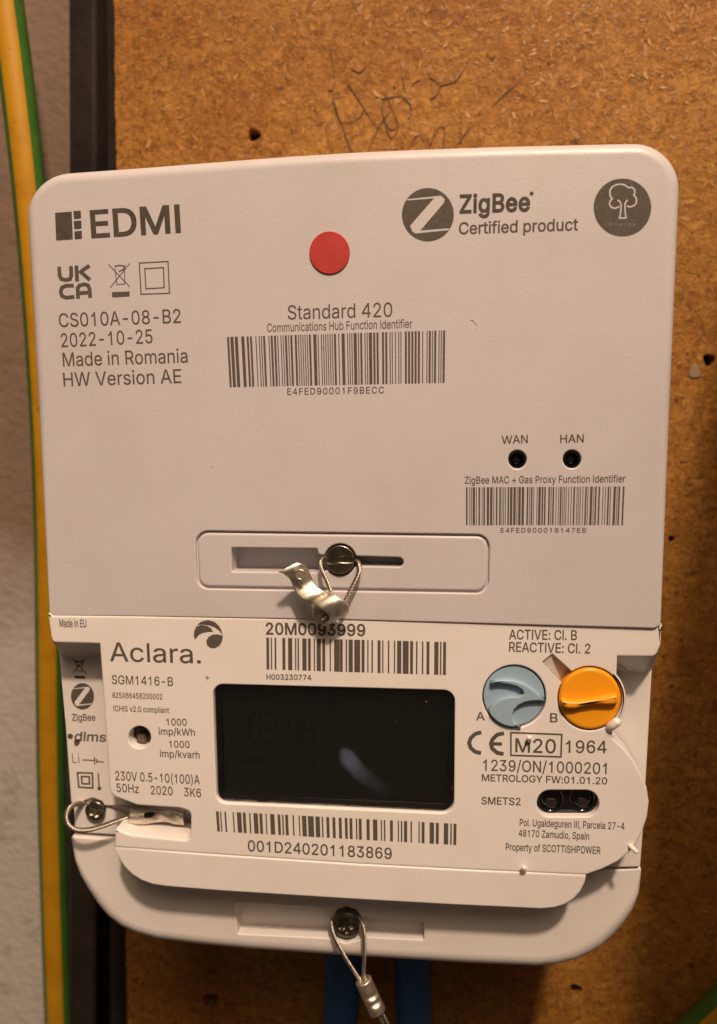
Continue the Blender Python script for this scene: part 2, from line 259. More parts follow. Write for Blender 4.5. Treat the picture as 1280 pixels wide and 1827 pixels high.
# ------------------------------------------------------------------ print: flat ink on the plastic
GL = json.loads(r'''{"(":[273,[89,207,101,324,132,441,177,539,236,539,191,428,161,313,151,207,160,115,188,16,236,-96,177,-96,139,-21,111,55,95,131]],")":[273,[37,-96,86,18,113,116,122,207,112,313,82,428,37,539,97,539,142,441,173,323,184,207,178,130,161,53,134,-22,97,-96]],"+":[453,[198,34,198,364,255,364,255,34],[61,172,61,226,391,226,391,172]],",":[188,[38,-119,68,71,137,71,84,-119]],"-":[453,[337,244,337,188,114,188,114,244]],".":[188,[95,-4,78,-1,63,9,53,24,50,41,53,59,63,73,78,83,95,87,113,83,128,73,138,59,141,41,138,24,128,9,113,-1]],"/":[249,[235,533,71,-76,14,-76,178,533]],"0":[453,[227,-7,174,1,130,24,95,62,69,113,53,178,48,254,53,330,69,395,95,447,130,484,174,508,227,516,279,508,323,484,358,447,384,395,400,330,405,254,400,178,384,113,359,62,323,24,279,1],[227,50,261,56,290,74,313,103,330,144,340,194,344,254,340,314,330,365,313,405,290,435,261,453,227,460,192,453,163,435,140,405,123,365,113,314,109,254,113,194,123,144,140,103,163,74,192,56]],"1":[453,[276,509,276,0,212,0,212,400,180,375,140,352,98,335,98,392,150,418,195,458,222,509]],"2":[453,[64,0,64,47,234,229,282,282,311,327,320,371,317,397,308,419,293,436,273,449,224,460,196,457,172,447,153,433,139,413,130,390,127,362,66,362,71,405,86,442,111,473,143,496,182,511,225,516,268,511,306,497,337,474,361,445,376,411,381,372,371,318,336,259,267,180,153,60,153,57,389,57,389,0]],"3":[453,[218,-7,173,-3,133,10,98,30,70,57,52,91,44,132,109,132,115,107,126,87,144,71,165,59,219,50,275,61,297,74,315,93,325,116,329,145,326,172,316,196,299,217,275,234,242,244,201,248,157,248,157,299,288,448,288,452,70,452,70,509,372,509,372,461,211,278,211,289,264,288,308,276,344,253,371,222,387,186,393,145,387,103,370,66,344,36,309,12,266,-2]],"4":[453,[282,0,282,120,40,120,40,176,272,509,343,509,343,176,413,176,413,120,343,120,343,0],[282,176,282,420,112,176]],"5":[453,[221,-7,178,-2,140,11,108,32,83,60,66,93,60,130,122,130,127,108,138,89,173,60,221,50,250,53,276,64,298,82,314,104,324,131,328,162,324,193,314,221,297,244,275,262,248,273,218,277,167,268,128,246,67,253,96,509,366,509,366,452,151,452,134,301,136,301,178,325,229,334,263,330,294,321,321,306,345,285,364,260,379,231,388,199,391,163,385,117,369,76,343,41,309,15,268,-1]],"6":[453,[325,392,312,430,285,455,245,463,225,462,180,445,145,405,122,345,113,270,113,262,145,300,190,325,240,332,270,330,325,312,365,278,392,225,400,165,398,130,378,75,340,30,290,2,230,-7,180,-2,130,22,85,78,58,155,50,250,58,350,85,425,125,475,180,506,243,516,300,507,345,482,375,440,390,385],[338,163,334,195,321,224,300,248,274,266,244,275,212,275,182,266,156,248,135,224,122,195,118,163,122,131,135,102,156,78,182,60,212,51,244,51,274,60,300,78,321,102,334,131]],"7":[453,[97,0,323,448,323,452,62,452,62,509,391,509,391,449,165,0]],"8":[453,[226,-7,178,-2,136,11,101,33,74,62,57,96,52,135,55,166,65,195,81,220,101,241,125,256,153,265,153,267,119,282,93,308,76,342,70,380,75,417,90,450,114,477,146,498,184,511,226,516,269,511,306,498,337,477,361,450,377,417,382,380,376,342,359,308,333,282,300,267,300,265,327,256,351,241,372,220,387,195,397,166,401,135,395,96,378,62,352,33,317,11,275,-2],[226,49,258,52,285,60,307,74,323,91,333,113,337,139,333,165,322,189,305,208,283,223,256,232,226,235,196,232,169,223,147,208,130,189,119,165,115,139,119,113,129,91,145,74,167,60,195,52],[226,290,274,300,293,313,307,330,316,351,319,376,316,399,308,420,294,437,275,449,226,460,177,449,159,437,145,420,136,399,133,376,136,351,145,330,159,313,178,300]],"9":[453,[128,117,141,79,168,54,208,46,228,47,273,64,308,104,331,164,340,239,340,247,308,209,263,184,213,177,183,179,128,197,88,231,61,284,53,344,55,379,75,434,113,479,163,507,223,516,273,511,323,487,368,431,395,354,403,259,395,159,368,84,328,34,273,3,210,-7,153,2,108,27,78,69,63,124],[115,346,119,314,132,285,153,261,179,243,209,234,241,234,271,243,297,261,318,285,331,314,335,346,331,378,318,407,297,431,271,449,241,458,209,458,179,449,153,431,132,407,119,378]],":":[188,[95,-4,78,-1,63,9,53,24,50,41,53,59,63,73,78,83,95,87,113,83,128,73,138,59,141,41,138,24,128,9,113,-1],[95,271,78,274,63,284,53,299,50,316,53,334,63,349,78,359,95,362,113,359,128,349,138,334,141,316,138,299,128,284,113,274]],"A":[480,[16,0,201,509,276,509,463,0,395,0,287,302,264,372,232,478,245,478,213,371,191,302,85,0],[110,142,110,199,370,199,370,142]],"B":[456,[60,0,60,509,241,509,289,504,329,491,359,469,381,442,394,410,398,374,395,344,387,320,356,286,315,267,315,262,339,257,363,245,385,227,402,203,414,173,418,136,413,100,400,67,377,39,344,18,301,4,247,0],[125,57,245,57,296,63,330,80,349,105,355,137,352,161,342,184,327,203,306,218,279,228,248,231,125,231],[125,285,238,285,288,296,308,309,323,326,333,348,336,372,330,403,313,429,283,446,240,452,125,452]],"C":[510,[267,-7,205,1,150,25,104,63,70,115,48,179,40,254,48,329,70,393,104,445,150,484,205,508,267,516,340,504,373,490,402,471,427,447,448,418,463,385,473,348,408,348,389,395,357,428,315,449,267,456,223,450,184,432,150,403,125,364,109,314,103,254,109,194,125,145,151,105,184,76,223,59,267,53,315,60,357,81,389,114,408,160,473,160,463,124,448,91,428,62,402,38,373,19,341,5,305,-4]],"D":[502,[219,0,96,0,96,57,215,57,272,63,318,81,354,110,379,149,394,198,399,255,394,312,379,361,354,399,320,428,275,446,221,452,93,452,93,509,225,509,294,501,353,478,399,441,433,391,455,329,462,255,455,181,433,119,398,68,351,31,291,8],[125,509,125,0,60,0,60,509]],"E":[419,[60,0,60,509,372,509,372,452,125,452,125,286,355,286,355,229,125,229,125,57,375,57,375,0]],"F":[410,[60,0,60,509,369,509,369,452,125,452,125,278,346,278,346,221,125,221,125,0]],"G":[520,[269,-7,205,1,149,25,104,64,69,116,47,179,40,254,47,329,69,393,103,445,149,484,203,508,265,516,304,513,340,504,374,489,403,469,429,445,449,416,465,384,474,349,408,349,387,393,356,427,315,448,265,456,222,450,183,432,150,404,125,364,109,314,103,254,109,194,125,145,151,105,184,76,224,59,269,53,309,57,345,71,374,93,396,123,410,160,415,202,434,199,283,199,283,256,478,256,478,200,471,141,451,91,419,50,377,19,326,0]],"H":[517,[60,0,60,509,125,509,125,289,392,289,392,509,457,509,457,0,392,0,392,232,125,232,125,0]],"I":[190,[62,0,62,509,128,509,128,0]],"K":[467,[104,145,104,216,139,261,174,303,212,344,364,509,448,509,231,276,228,276],[60,0,60,509,125,509,125,334,124,225,125,193,125,0],[372,0,188,259,228,309,449,0]],"L":[393,[60,0,60,509,125,509,125,57,361,57,361,0]],"M":[628,[60,0,60,509,152,509,277,187,287,159,299,123,311,84,322,49,307,49,318,83,330,121,342,158,352,187,476,509,568,509,568,0,504,0,504,291,504,327,505,369,506,413,507,457,513,457,498,409,482,363,467,322,456,291,342,0,286,0,170,291,159,321,145,361,129,408,112,457,119,457,120,416,121,372,122,328,122,291,122,0]],"N":[523,[60,0,60,509,136,509,343,183,363,151,388,107,414,55,405,54,401,108,399,157,399,195,399,509,463,509,463,0,387,0,202,290,177,331,148,381,108,452,119,454,122,384,124,328,125,291,125,0]],"O":[533,[267,-7,205,1,150,25,105,63,70,115,48,179,40,254,48,329,70,393,105,445,150,484,205,508,267,516,329,508,384,484,429,445,464,393,486,329,493,254,486,179,464,115,429,63,384,25,329,1],[267,53,310,59,349,76,383,105,408,144,425,194,430,254,425,314,408,365,383,404,349,433,310,450,267,456,223,450,184,433,151,404,125,364,109,314,103,254,109,194,125,144,151,105,184,76,223,59]],"P":[445,[60,0,60,509,235,509,289,503,332,487,366,462,390,430,404,391,409,348,404,304,390,265,366,233,332,207,289,191,235,186,109,186,109,242,233,242,269,246,297,256,318,272,333,294,342,319,344,348,342,376,333,402,318,423,297,439,268,449,232,452,125,452,125,0]],"R":[449,[60,0,60,509,236,509,290,504,333,489,367,465,390,433,405,395,409,352,405,309,390,271,367,240,333,217,289,203,236,198,96,198,96,255,234,255,269,258,298,267,319,281,334,300,342,324,345,352,342,380,334,405,319,425,298,440,269,449,233,452,125,452,125,0],[353,0,230,229,303,229,428,0]],"S":[447,[224,-9,172,-4,128,9,91,31,64,60,46,96,38,137,104,137,110,110,123,88,142,71,166,59,224,49,257,52,286,60,311,74,329,92,341,114,346,139,342,161,332,179,296,205,245,222,184,239,128,260,86,289,60,326,52,372,58,413,75,448,102,476,138,498,180,511,227,516,275,511,316,498,351,476,377,449,394,415,401,378,337,378,326,412,302,437,267,453,225,459,194,456,167,448,145,435,129,418,118,398,115,376,119,352,131,334,169,308,212,293,264,279,312,264,359,238,395,198,405,171,408,139,403,99,386,64,360,34,323,11,278,-4]],"T":[449,[32,452,32,509,417,509,417,452,257,452,257,0,193,0,193,452]],"U":[517,[259,-8,203,-2,154,15,114,43,85,80,66,124,60,173,60,509,124,509,124,178,128,144,141,113,160,87,187,68,220,56,259,52,298,56,331,68,357,87,377,113,389,144,393,178,393,509,457,509,457,173,451,124,433,80,403,43,363,15,315,-2]],"V":[480,[204,0,16,509,84,509,192,206,215,137,248,31,235,31,267,138,290,206,395,509,463,509,278,0]],"W":[686,[155,0,16,509,82,509,163,196,175,145,187,94,197,40,189,40,200,94,211,145,224,196,306,509,380,509,462,196,474,145,486,94,497,40,488,40,499,94,510,145,523,196,603,509,670,509,530,0,455,0,368,323,351,391,336,475,350,475,335,395,318,323,230,0]],"X":[474,[18,0,217,284,217,236,29,509,104,509,178,400,204,361,223,329,243,292,232,292,252,329,272,361,298,400,374,509,446,509,259,239,259,287,456,0,382,0,292,129,268,165,250,195,230,231,244,231,225,196,206,166,182,129,91,0]],"Y":[472,[203,0,203,208,16,509,91,509,192,344,222,292,250,230,224,230,251,293,280,344,381,509,455,509,268,208,268,0]],"Z":[438,[42,0,42,46,273,385,306,431,341,476,348,454,285,452,223,452,40,452,40,509,397,509,397,462,169,129,134,81,97,33,90,54,152,57,214,57,399,57,399,0]],"a":[389,[160,-9,126,-5,94,5,68,22,48,45,35,73,30,108,34,138,43,161,58,179,78,193,125,211,178,220,234,227,265,235,273,243,276,255,276,257,267,297,240,322,196,331,149,322,118,301,100,274,41,291,57,322,79,346,104,364,133,375,194,384,239,379,286,360,306,343,322,320,333,290,337,251,337,0,277,0,277,52,272,52,252,25,215,1],[170,45,202,49,228,59,248,74,263,93,272,115,276,138,276,190,259,182,231,176,200,171,175,168,134,159,103,139,95,124,92,105,102,72,130,52]],"b":[424,[229,-8,198,-5,172,4,138,31,118,59,112,59,112,0,53,0,53,509,114,509,114,319,118,319,137,346,171,373,197,381,229,384,274,378,313,361,345,332,370,293,385,245,390,189,385,133,370,84,346,45,313,16,274,-2],[220,47,253,51,279,66,301,88,316,117,325,151,328,189,325,227,316,261,301,290,280,311,253,325,220,330,188,325,161,312,140,291,125,263,116,229,113,189,116,150,125,115,140,86,162,65,188,51]],"c":[396,[207,-8,159,-2,117,16,82,46,56,85,40,133,34,187,40,243,56,291,82,330,117,360,159,378,207,384,260,377,305,356,340,322,362,277,303,262,290,289,270,311,242,325,207,330,173,325,145,310,124,287,108,258,99,224,96,187,99,151,108,117,124,89,145,66,173,51,207,46,243,52,271,66,292,89,304,117,363,102,341,56,306,21,261,-1]],"d":[424,[195,-8,151,-2,111,16,79,45,55,84,39,133,34,189,39,245,55,293,79,332,112,361,151,378,196,384,228,381,253,373,287,346,306,319,311,319,311,509,372,509,372,0,313,0,313,59,307,59,287,31,252,4,227,-5],[205,47,236,51,263,65,284,86,299,115,309,150,312,189,309,229,300,263,284,291,263,312,237,325,205,330,172,325,145,311,124,290,108,261,99,227,96,189,99,151,109,117,124,88,145,66,172,51]],"e":[404,[212,-8,161,-2,117,16,82,46,56,85,40,132,34,187,39,242,55,290,81,329,115,359,157,378,205,384,266,374,294,361,319,341,341,315,357,282,368,242,371,194,371,169,75,169,75,221,338,221,310,202,307,237,298,269,283,294,263,314,237,326,205,330,173,326,146,313,125,294,109,270,99,241,96,211,96,178,100,139,110,106,128,80,151,61,179,50,212,46,254,53,285,73,306,105,365,91,353,63,335,39,311,19,283,4,249,-5]],"f":[254,[228,379,228,327,6,327,6,379],[81,0,81,432,84,461,96,486,113,505,135,519,187,530,222,527,243,521,227,468,215,472,195,474,171,470,154,460,145,443,142,419,142,0]],"g":[425,[207,-151,168,-148,134,-140,82,-110,51,-69,101,-41,122,-66,154,-88,207,-97,249,-92,282,-75,304,-47,311,-6,311,68,306,68,287,41,252,16,227,8,195,5,152,10,113,27,80,53,55,90,39,136,34,191,39,246,55,293,80,332,112,361,152,378,196,384,228,382,253,373,288,346,308,319,313,319,313,379,372,379,372,-9,367,-54,350,-90,324,-117,291,-136,251,-147],[205,59,237,63,264,75,285,95,300,121,309,154,312,193,309,231,300,264,285,291,264,312,237,325,205,330,172,325,145,312,124,290,109,262,99,229,96,193,99,155,109,123,124,96,145,76,172,63]],"h":[410,[114,227,114,0,53,0,53,509,114,509,114,287,102,287,124,332,152,362,187,379,227,384,264,380,295,369,321,349,341,321,353,285,357,240,357,0,296,0,296,235,290,275,273,304,246,323,210,329,184,326,161,317,141,303,126,283,117,257]],"i":[167,[53,0,53,379,114,379,114,0],[84,443,67,446,54,455,44,468,41,483,44,499,54,512,67,521,84,524,100,521,114,512,123,499,126,483,123,468,114,455,100,446]],"k":[381,[110,137,110,212,121,212,284,379,360,379,184,199,177,199],[53,0,53,509,114,509,114,0],[294,0,148,186,191,229,372,0]],"l":[167,[53,0,53,509,114,509,114,0]],"m":[610,[53,0,53,379,112,379,112,295,108,295,118,323,132,346,172,376,219,386,257,380,287,361,309,331,321,295,312,295,322,321,337,343,381,375,437,386,468,383,497,372,522,354,541,328,553,296,557,255,557,0,496,0,496,254,490,289,473,313,447,326,419,330,395,328,374,320,345,290,335,247,335,0,274,0,274,260,269,288,253,311,229,326,199,330,158,320,140,307,126,289,117,266,114,238,114,0]],"n":[410,[114,227,114,0,53,0,53,379,112,379,112,287,102,287,124,332,152,362,187,379,227,384,264,380,295,369,321,349,341,321,353,285,357,240,357,0,296,0,296,235,290,275,273,304,246,323,210,329,184,326,161,317,141,303,126,283,117,257]],"o":[415,[207,-8,159,-2,117,16,82,46,56,85,40,133,34,187,40,243,56,291,82,330,117,360,159,378,207,384,256,378,299,360,333,330,359,291,376,243,381,187,376,133,359,85,333,46,299,16,256,-2],[207,46,242,51,270,66,292,89,307,117,316,151,319,187,316,224,307,258,292,287,270,310,242,325,207,330,173,325,145,310,124,287,108,258,99,224,96,187,99,151,108,117,124,89,145,66,173,51]],"p":[424,[53,-143,53,379,112,379,112,319,118,319,137,346,171,373,197,381,229,384,274,378,313,361,345,332,370,293,385,245,390,189,385,133,370,84,346,45,313,16,274,-2,229,-8,198,-5,173,4,138,31,118,59,114,59,114,-143],[220,47,253,51,279,66,301,88,316,117,325,151,328,189,325,227,316,261,301,290,280,311,253,325,220,330,188,325,161,312,140,291,125,263,116,229,113,189,116,150,125,115,140,86,162,65,188,51]],"r":[259,[53,0,53,379,112,379,112,321,115,321,130,347,152,367,181,380,213,385,229,384,243,384,243,322,230,324,207,326,182,323,159,315,140,301,126,284,117,262,114,237,114,0]],"s":[365,[182,-8,145,-5,112,3,84,18,62,38,45,63,36,94,94,107,105,79,124,60,150,49,181,45,217,50,244,62,262,81,268,103,265,121,254,136,237,147,212,155,149,170,104,186,72,208,53,237,47,274,51,305,65,332,87,354,115,370,149,381,187,384,223,381,254,372,279,358,299,339,324,290,268,277,258,298,243,316,219,328,187,333,156,329,131,317,114,299,109,277,112,258,124,243,172,223,229,209,275,194,306,171,325,142,331,107,326,75,312,47,290,24,260,6,223,-5]],"t":[227,[204,379,204,327,6,327,6,379],[65,471,126,471,126,98,128,76,136,61,150,53,170,50,185,51,202,54,213,2,192,-3,168,-4,125,2,92,21,72,52,65,93]],"u":[410,[182,-5,146,-1,115,11,89,31,69,59,57,95,53,139,53,379,114,379,114,144,119,105,137,75,164,56,200,50,226,53,249,62,268,77,283,97,293,122,296,153,296,379,357,379,357,0,298,0,298,92,307,92,286,47,257,17,222,0]],"v":[389,[163,0,17,379,84,379,165,155,187,87,206,21,184,21,203,87,224,155,305,379,371,379,226,0]],"x":[379,[21,0,171,218,171,171,29,379,100,379,147,306,179,253,207,206,175,206,202,253,233,306,282,379,352,379,209,169,209,214,358,0,287,0,231,85,200,136,173,182,205,182,178,136,148,85,91,0]],"y":[389,[47,-139,61,-86,71,-87,104,-89,130,-74,151,-36,163,-1,17,379,84,379,165,155,187,87,206,21,184,21,202,87,224,155,305,379,371,379,204,-58,177,-107,139,-136,91,-145,65,-143]],"z":[380,[42,0,42,46,254,320,254,323,48,323,48,379,333,379,333,331,126,60,126,56,339,56,339,0]]}''')
def glyph(ch):
    g = GL[ch]; return g[0], [[(c[i], c[i + 1]) for i in range(0, len(c), 2)] for c in g[1:]]
def ink_loops(loops):
    """group closed loops as (outer, holes)"""
    outs = []; L = [l for l in loops]
    dep = [sum(inside(l[0], m) for m in L if m is not l) for l in L]
    for l, d in zip(L, dep):
        if d % 2 == 0: outs.append((ccw(l), [cw(m) for m, e in zip(L, dep) if e == d + 1 and inside(m[0], l)]))
    return outs
class Ink:
    def __init__(s, d, lift=0.03): s.d = d; s.y = d - lift; s.mb = MB(); s.todo = []
    def loops(s, loops_mm):
        for o, h in ink_loops(loops_mm): s.todo += [o] + h
        return s
    def area(s, *px): return s.loops([[W(x, y, s.d) for x, y in l] for l in px])
    def stroke(s, px, w, closed=False):
        """a line w pixels wide"""
        P = [Vector(p) for p in px]
        if closed:
            a = inset(ccw([tuple(p) for p in P]), w / 2); b = inset(ccw([tuple(p) for p in P]), -w / 2)
            return s.area(b, a)
        l, r = [], []
        for i, p in enumerate(P):
            t1 = (P[i] - P[i - 1]).normalized() if i else None; t2 = (P[i + 1] - P[i]).normalized() if i < len(P) - 1 else None
            t = ((t1 or t2) + (t2 or t1)).normalized(); k = 1 / max(.5, t.dot(t1 or t2)); nn = Vector((-t.y, t.x)) * (w / 2 * k)
            l.append(tuple(p + nn)); r.append(tuple(p - nn))
        return s.area(l + r[::-1])
    def text(s, body, x0, y0, x1, y1, cap, bold=0.0, track=0.0, slant=0.0):
        a, b = Vector(W(x0, y0, s.d)), Vector(W(x1, y1, s.d)); u = (b - a); L = u.length; u.normalize(); v = Vector((-u.y, u.x))
        mx, my = (x0 + x1) / 2, (y0 + y1) / 2
        H = (Vector(W(mx, my - cap, s.d)) - Vector(W(mx, my, s.d))).length / 509.0
        pen = 0.0; gl = []
        for ch in body:
            if ch == ' ': pen += 190; continue
            adv, lp = glyph(ch); gl.append([[(x + pen, y) for x, y in l] for l in lp]); pen += adv + track
        xs = [p[0] for g in gl for l in g for p in l]; lo, hi = min(xs), max(xs); sx = L / (hi - lo)
        for g in gl:
            new = []
            if g:
                ls = [inset(l[::-1], -bold) if bold else l[::-1] for l in g]      # outer loops turn counter-clockwise, holes clockwise
                new += [[((lambda q: (q.x, q.y))(a + u * ((x - lo) * sx + y * H * slant) + v * (y * H))) for x, y in l] for l in ls]
            s.mb.poly(new, s.y)
        return s
    def bars(s, tl, tr, br, bl, seq, total=None):
        """seq: (start, width) of each bar along 0..total"""
        T = total or seq[-1][0] + seq[-1][1] - seq[0][0]; s0 = seq[0][0]
        mix = lambda p, q, t: (p[0] + (q[0] - p[0]) * t, p[1] + (q[1] - p[1]) * t)
        for st, w in seq:
            t0, t1 = (st - s0) / T, (st + w - s0) / T
            s.mb.quad(*[(lambda q: (q[0], s.y, q[1]))(W(*p, s.d)) for p in (mix(bl, br, t0), mix(bl, br, t1), mix(tl, tr, t1), mix(tl, tr, t0))])
        return s
    def build(s, name, mat, parent):
        if s.todo: s.mb.poly(s.todo, s.y)
        return s.mb.build(name, mat, parent)
def zoomed(x0, y0, k): return lambda pts: [(x0 + x / k, y0 + y / k) for x, y in pts]

# ------------------------------------------------------------------ materials
def mat(name, base, rough=0.5, metal=0.0, bump=None, var=None, coat=0.0, spec=0.5, sss=0.0, specks=None, trans=0.0, ior=1.5, rvar=None):
    """bump: (noise scale per metre, distance in m, detail); var: (scale, second colour, low, high); specks: (scale, threshold, colour)"""
    m = bpy.data.materials.new(name); m.use_nodes = True; nt = m.node_tree; p = nt.nodes['Principled BSDF']
    N = nt.nodes.new; Lk = nt.links.new
    p.inputs['Base Color'].default_value = (*base, 1); p.inputs['Roughness'].default_value = rough; p.inputs['Metallic'].default_value = metal
    p.inputs['Specular IOR Level'].default_value = spec; p.inputs['Coat Weight'].default_value = coat; p.inputs['IOR'].default_value = ior
    p.inputs['Transmission Weight'].default_value = trans
    if sss:
        p.inputs['Subsurface Weight'].default_value = sss; p.inputs['Subsurface Radius'].default_value = (1, .6, .4); p.inputs['Subsurface Scale'].default_value = 0.0012
    tc = N('ShaderNodeTexCoord')
    col = None
    if var:
        nz = N('ShaderNodeTexNoise'); nz.inputs['Scale'].default_value = var[0]; nz.inputs['Detail'].default_value = 6; nz.inputs['Roughness'].default_value = .6
        Lk(tc.outputs['Object'], nz.inputs['Vector'])
        mr = N('ShaderNodeMapRange'); mr.inputs['From Min'].default_value = var[2]; mr.inputs['From Max'].default_value = var[3]; Lk(nz.outputs['Fac'], mr.inputs['Value'])
        mx = N('ShaderNodeMix'); mx.data_type = 'RGBA'; mx.inputs['A'].default_value = (*base, 1); mx.inputs['B'].default_value = (*var[1], 1)
        Lk(mr.outputs['Result'], mx.inputs['Factor']); col = mx.outputs['Result']
    if specks:
        nz = N('ShaderNodeTexNoise'); nz.inputs['Scale'].default_value = specks[0]; nz.inputs['Detail'].default_value = 3; Lk(tc.outputs['Object'], nz.inputs['Vector'])
        mr = N('ShaderNodeMapRange'); mr.inputs['From Min'].default_value = specks[1]; mr.inputs['From Max'].default_value = specks[1] + .05; Lk(nz.outputs['Fac'], mr.inputs['Value'])
        mx = N('ShaderNodeMix'); mx.data_type = 'RGBA'; mx.inputs['B'].default_value = (*specks[2], 1)
        if col is not None: Lk(col, mx.inputs['A'])
        else: mx.inputs['A'].default_value = (*base, 1)
        Lk(mr.outputs['Result'], mx.inputs['Factor']); col = mx.outputs['Result']
    if col is not None: Lk(col, p.inputs['Base Color'])
    if rvar:
        nz = N('ShaderNodeTexNoise'); nz.inputs['Scale'].default_value = rvar[0]; nz.inputs['Detail'].default_value = 7; nz.inputs['Roughness'].default_value = .65; Lk(tc.outputs['Object'], nz.inputs['Vector'])
        mr = N('ShaderNodeMapRange'); mr.inputs['From Min'].default_value = .3; mr.inputs['From Max'].default_value = .7; mr.inputs['To Min'].default_value = rough - rvar[1]; mr.inputs['To Max'].default_value = rough + rvar[1]
        Lk(nz.outputs['Fac'], mr.inputs['Value']); Lk(mr.outputs['Result'], p.inputs['Roughness'])
    if bump:
        nz = N('ShaderNodeTexNoise'); nz.inputs['Scale'].default_value = bump[0]; nz.inputs['Detail'].default_value = bump[2]; Lk(tc.outputs['Object'], nz.inputs['Vector'])
        bp = N('ShaderNodeBump'); bp.inputs['Strength'].default_value = 1.0; bp.inputs['Distance'].default_value = bump[1]
        Lk(nz.outputs['Fac'], bp.inputs['Height']); Lk(bp.outputs['Normal'], p.inputs['Normal'])
    return m
M = {}
M['hub'] = mat('hub_plastic', (0.59, 0.565, 0.59), 0.36, bump=(2200, 0.00003, 3), var=(35, (0.55, 0.52, 0.525), .45, .75), sss=0.08, specks=(420, .755, (.30, .22, .15)), rvar=(45, .1))
M['plate'] = mat('cream_plastic', (0.80, 0.765, 0.75), 0.40, bump=(900, 0.000008, 3), var=(40, (0.75, 0.70, 0.66), .45, .75), sss=0.1, specks=(520, .745, (.32, .22, .13)), rvar=(45, .1))
M['base'] = mat('body_plastic', (0.77, 0.735, 0.71), 0.42, bump=(1500, 0.00001, 3), var=(50, (0.72, 0.67, 0.63), .45, .75), sss=0.1, specks=(380, .75, (.34, .23, .14)), rvar=(45, .1))
M['nub'] = mat('white_nub_plastic', (0.86, 0.82, 0.77), 0.35, sss=0.15)
M['ink'] = mat('grey_laser_print', (0.085, 0.070, 0.058), 0.75, var=(1500, (0.12, 0.10, 0.085), .35, .7), spec=.25)
M['ink_dark'] = mat('dark_print', (0.062, 0.050, 0.040), 0.7, var=(1200, (0.095, 0.08, 0.066), .35, .7), spec=.25)
M['ink_faint'] = mat('faint_print', (0.24, 0.20, 0.165), 0.7, spec=.25)
M['red'] = mat('red_paper', (0.48, 0.034, 0.027), 0.55, bump=(1800, 0.00002, 3), var=(300, (.40, .027, .022), .4, .7))
M['black'] = mat('black_plastic', (0.008, 0.008, 0.008), 0.25)
M['lens'] = mat('smoked_lens', (0.006, 0.006, 0.007), 0.06, coat=.6)
M['lcd'] = mat('dark_lcd', (0.0105, 0.0145, 0.009), 0.3, var=(60, (0.008, 0.011, 0.007), .4, .7))
M['segment'] = mat('lcd_segment', (0.0015, 0.002, 0.001), 0.4)
M['lcd_edge'] = mat('lcd_edge_strip', (0.28, 0.26, 0.24), 0.35, var=(150, (.09, .085, .08), .4, .6))
M['glass'] = mat('display_glass', (1, 1, 1), 0.015, trans=1.0, ior=1.45)
M['blue_button'] = mat('blue_grey_plastic', (0.31, 0.445, 0.56), 0.38, bump=(2000, 0.000008, 2), specks=(700, .76, (.05, .07, .08)))
M['orange_button'] = mat('orange_plastic', (0.90, 0.36, 0.012), 0.36, bump=(2000, 0.000008, 2), specks=(700, .77, (.3, .1, .02)))
M['steel'] = mat('plated_steel', (0.48, 0.43, 0.37), 0.24, 1.0, bump=(1800, 0.00001, 3), var=(700, (.30, .26, .21), .4, .65))
M['steel_dark'] = mat('dull_steel', (0.27, 0.245, 0.22), 0.34, 1.0, bump=(1500, 0.00002, 4), var=(600, (.13, .11, .09), .4, .65))
M['wire'] = mat('stranded_wire', (0.50, 0.46, 0.40), 0.38, 1.0, var=(900, (.42, .37, .30), .4, .7))
M['alu'] = mat('aluminium', (0.80, 0.74, 0.65), 0.46, 1.0, bump=(1300, 0.00004, 4), var=(700, (.52, .46, .38), .45, .7))
M['yellow'] = mat('yellow_pvc', (0.47, 0.235, 0.007), 0.5, bump=(700, 0.00004, 3), var=(120, (0.40, 0.185, 0.006), .45, .7), specks=(420, .68, (.22, .12, .03)), spec=.3)
M['green'] = mat('green_pvc', (0.055, 0.16, 0.022), 0.42, bump=(700, 0.00004, 3), var=(150, (0.04, 0.12, 0.02), .4, .7), specks=(380, .68, (.15, .13, .08)))
M['blue'] = mat('blue_pvc', (0.010, 0.075, 0.22), 0.5, bump=(300, 0.00003, 2))
M['pencil'] = mat('pencil', (0.07, 0.055, 0.045), 0.6)
M['dust'] = mat('dust', (0.6, 0.58, 0.54), 0.8)
M['hair'] = mat('hair', (0.05, 0.035, 0.025), 0.5)
M['paint'] = mat('pale_paint_blob', (0.26, 0.18, 0.11), 0.6, bump=(500, 0.0002, 3))
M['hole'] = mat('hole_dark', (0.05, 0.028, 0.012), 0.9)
M['gap_strip'] = mat('gap_dark', (0.019, 0.013, 0.009), 0.75, bump=(200, 0.0006, 5), var=(60, (.010, .007, .005), .4, .65), spec=.2)
M['box'] = mat('enclosure_plastic', (0.7, 0.68, 0.65), 0.45)

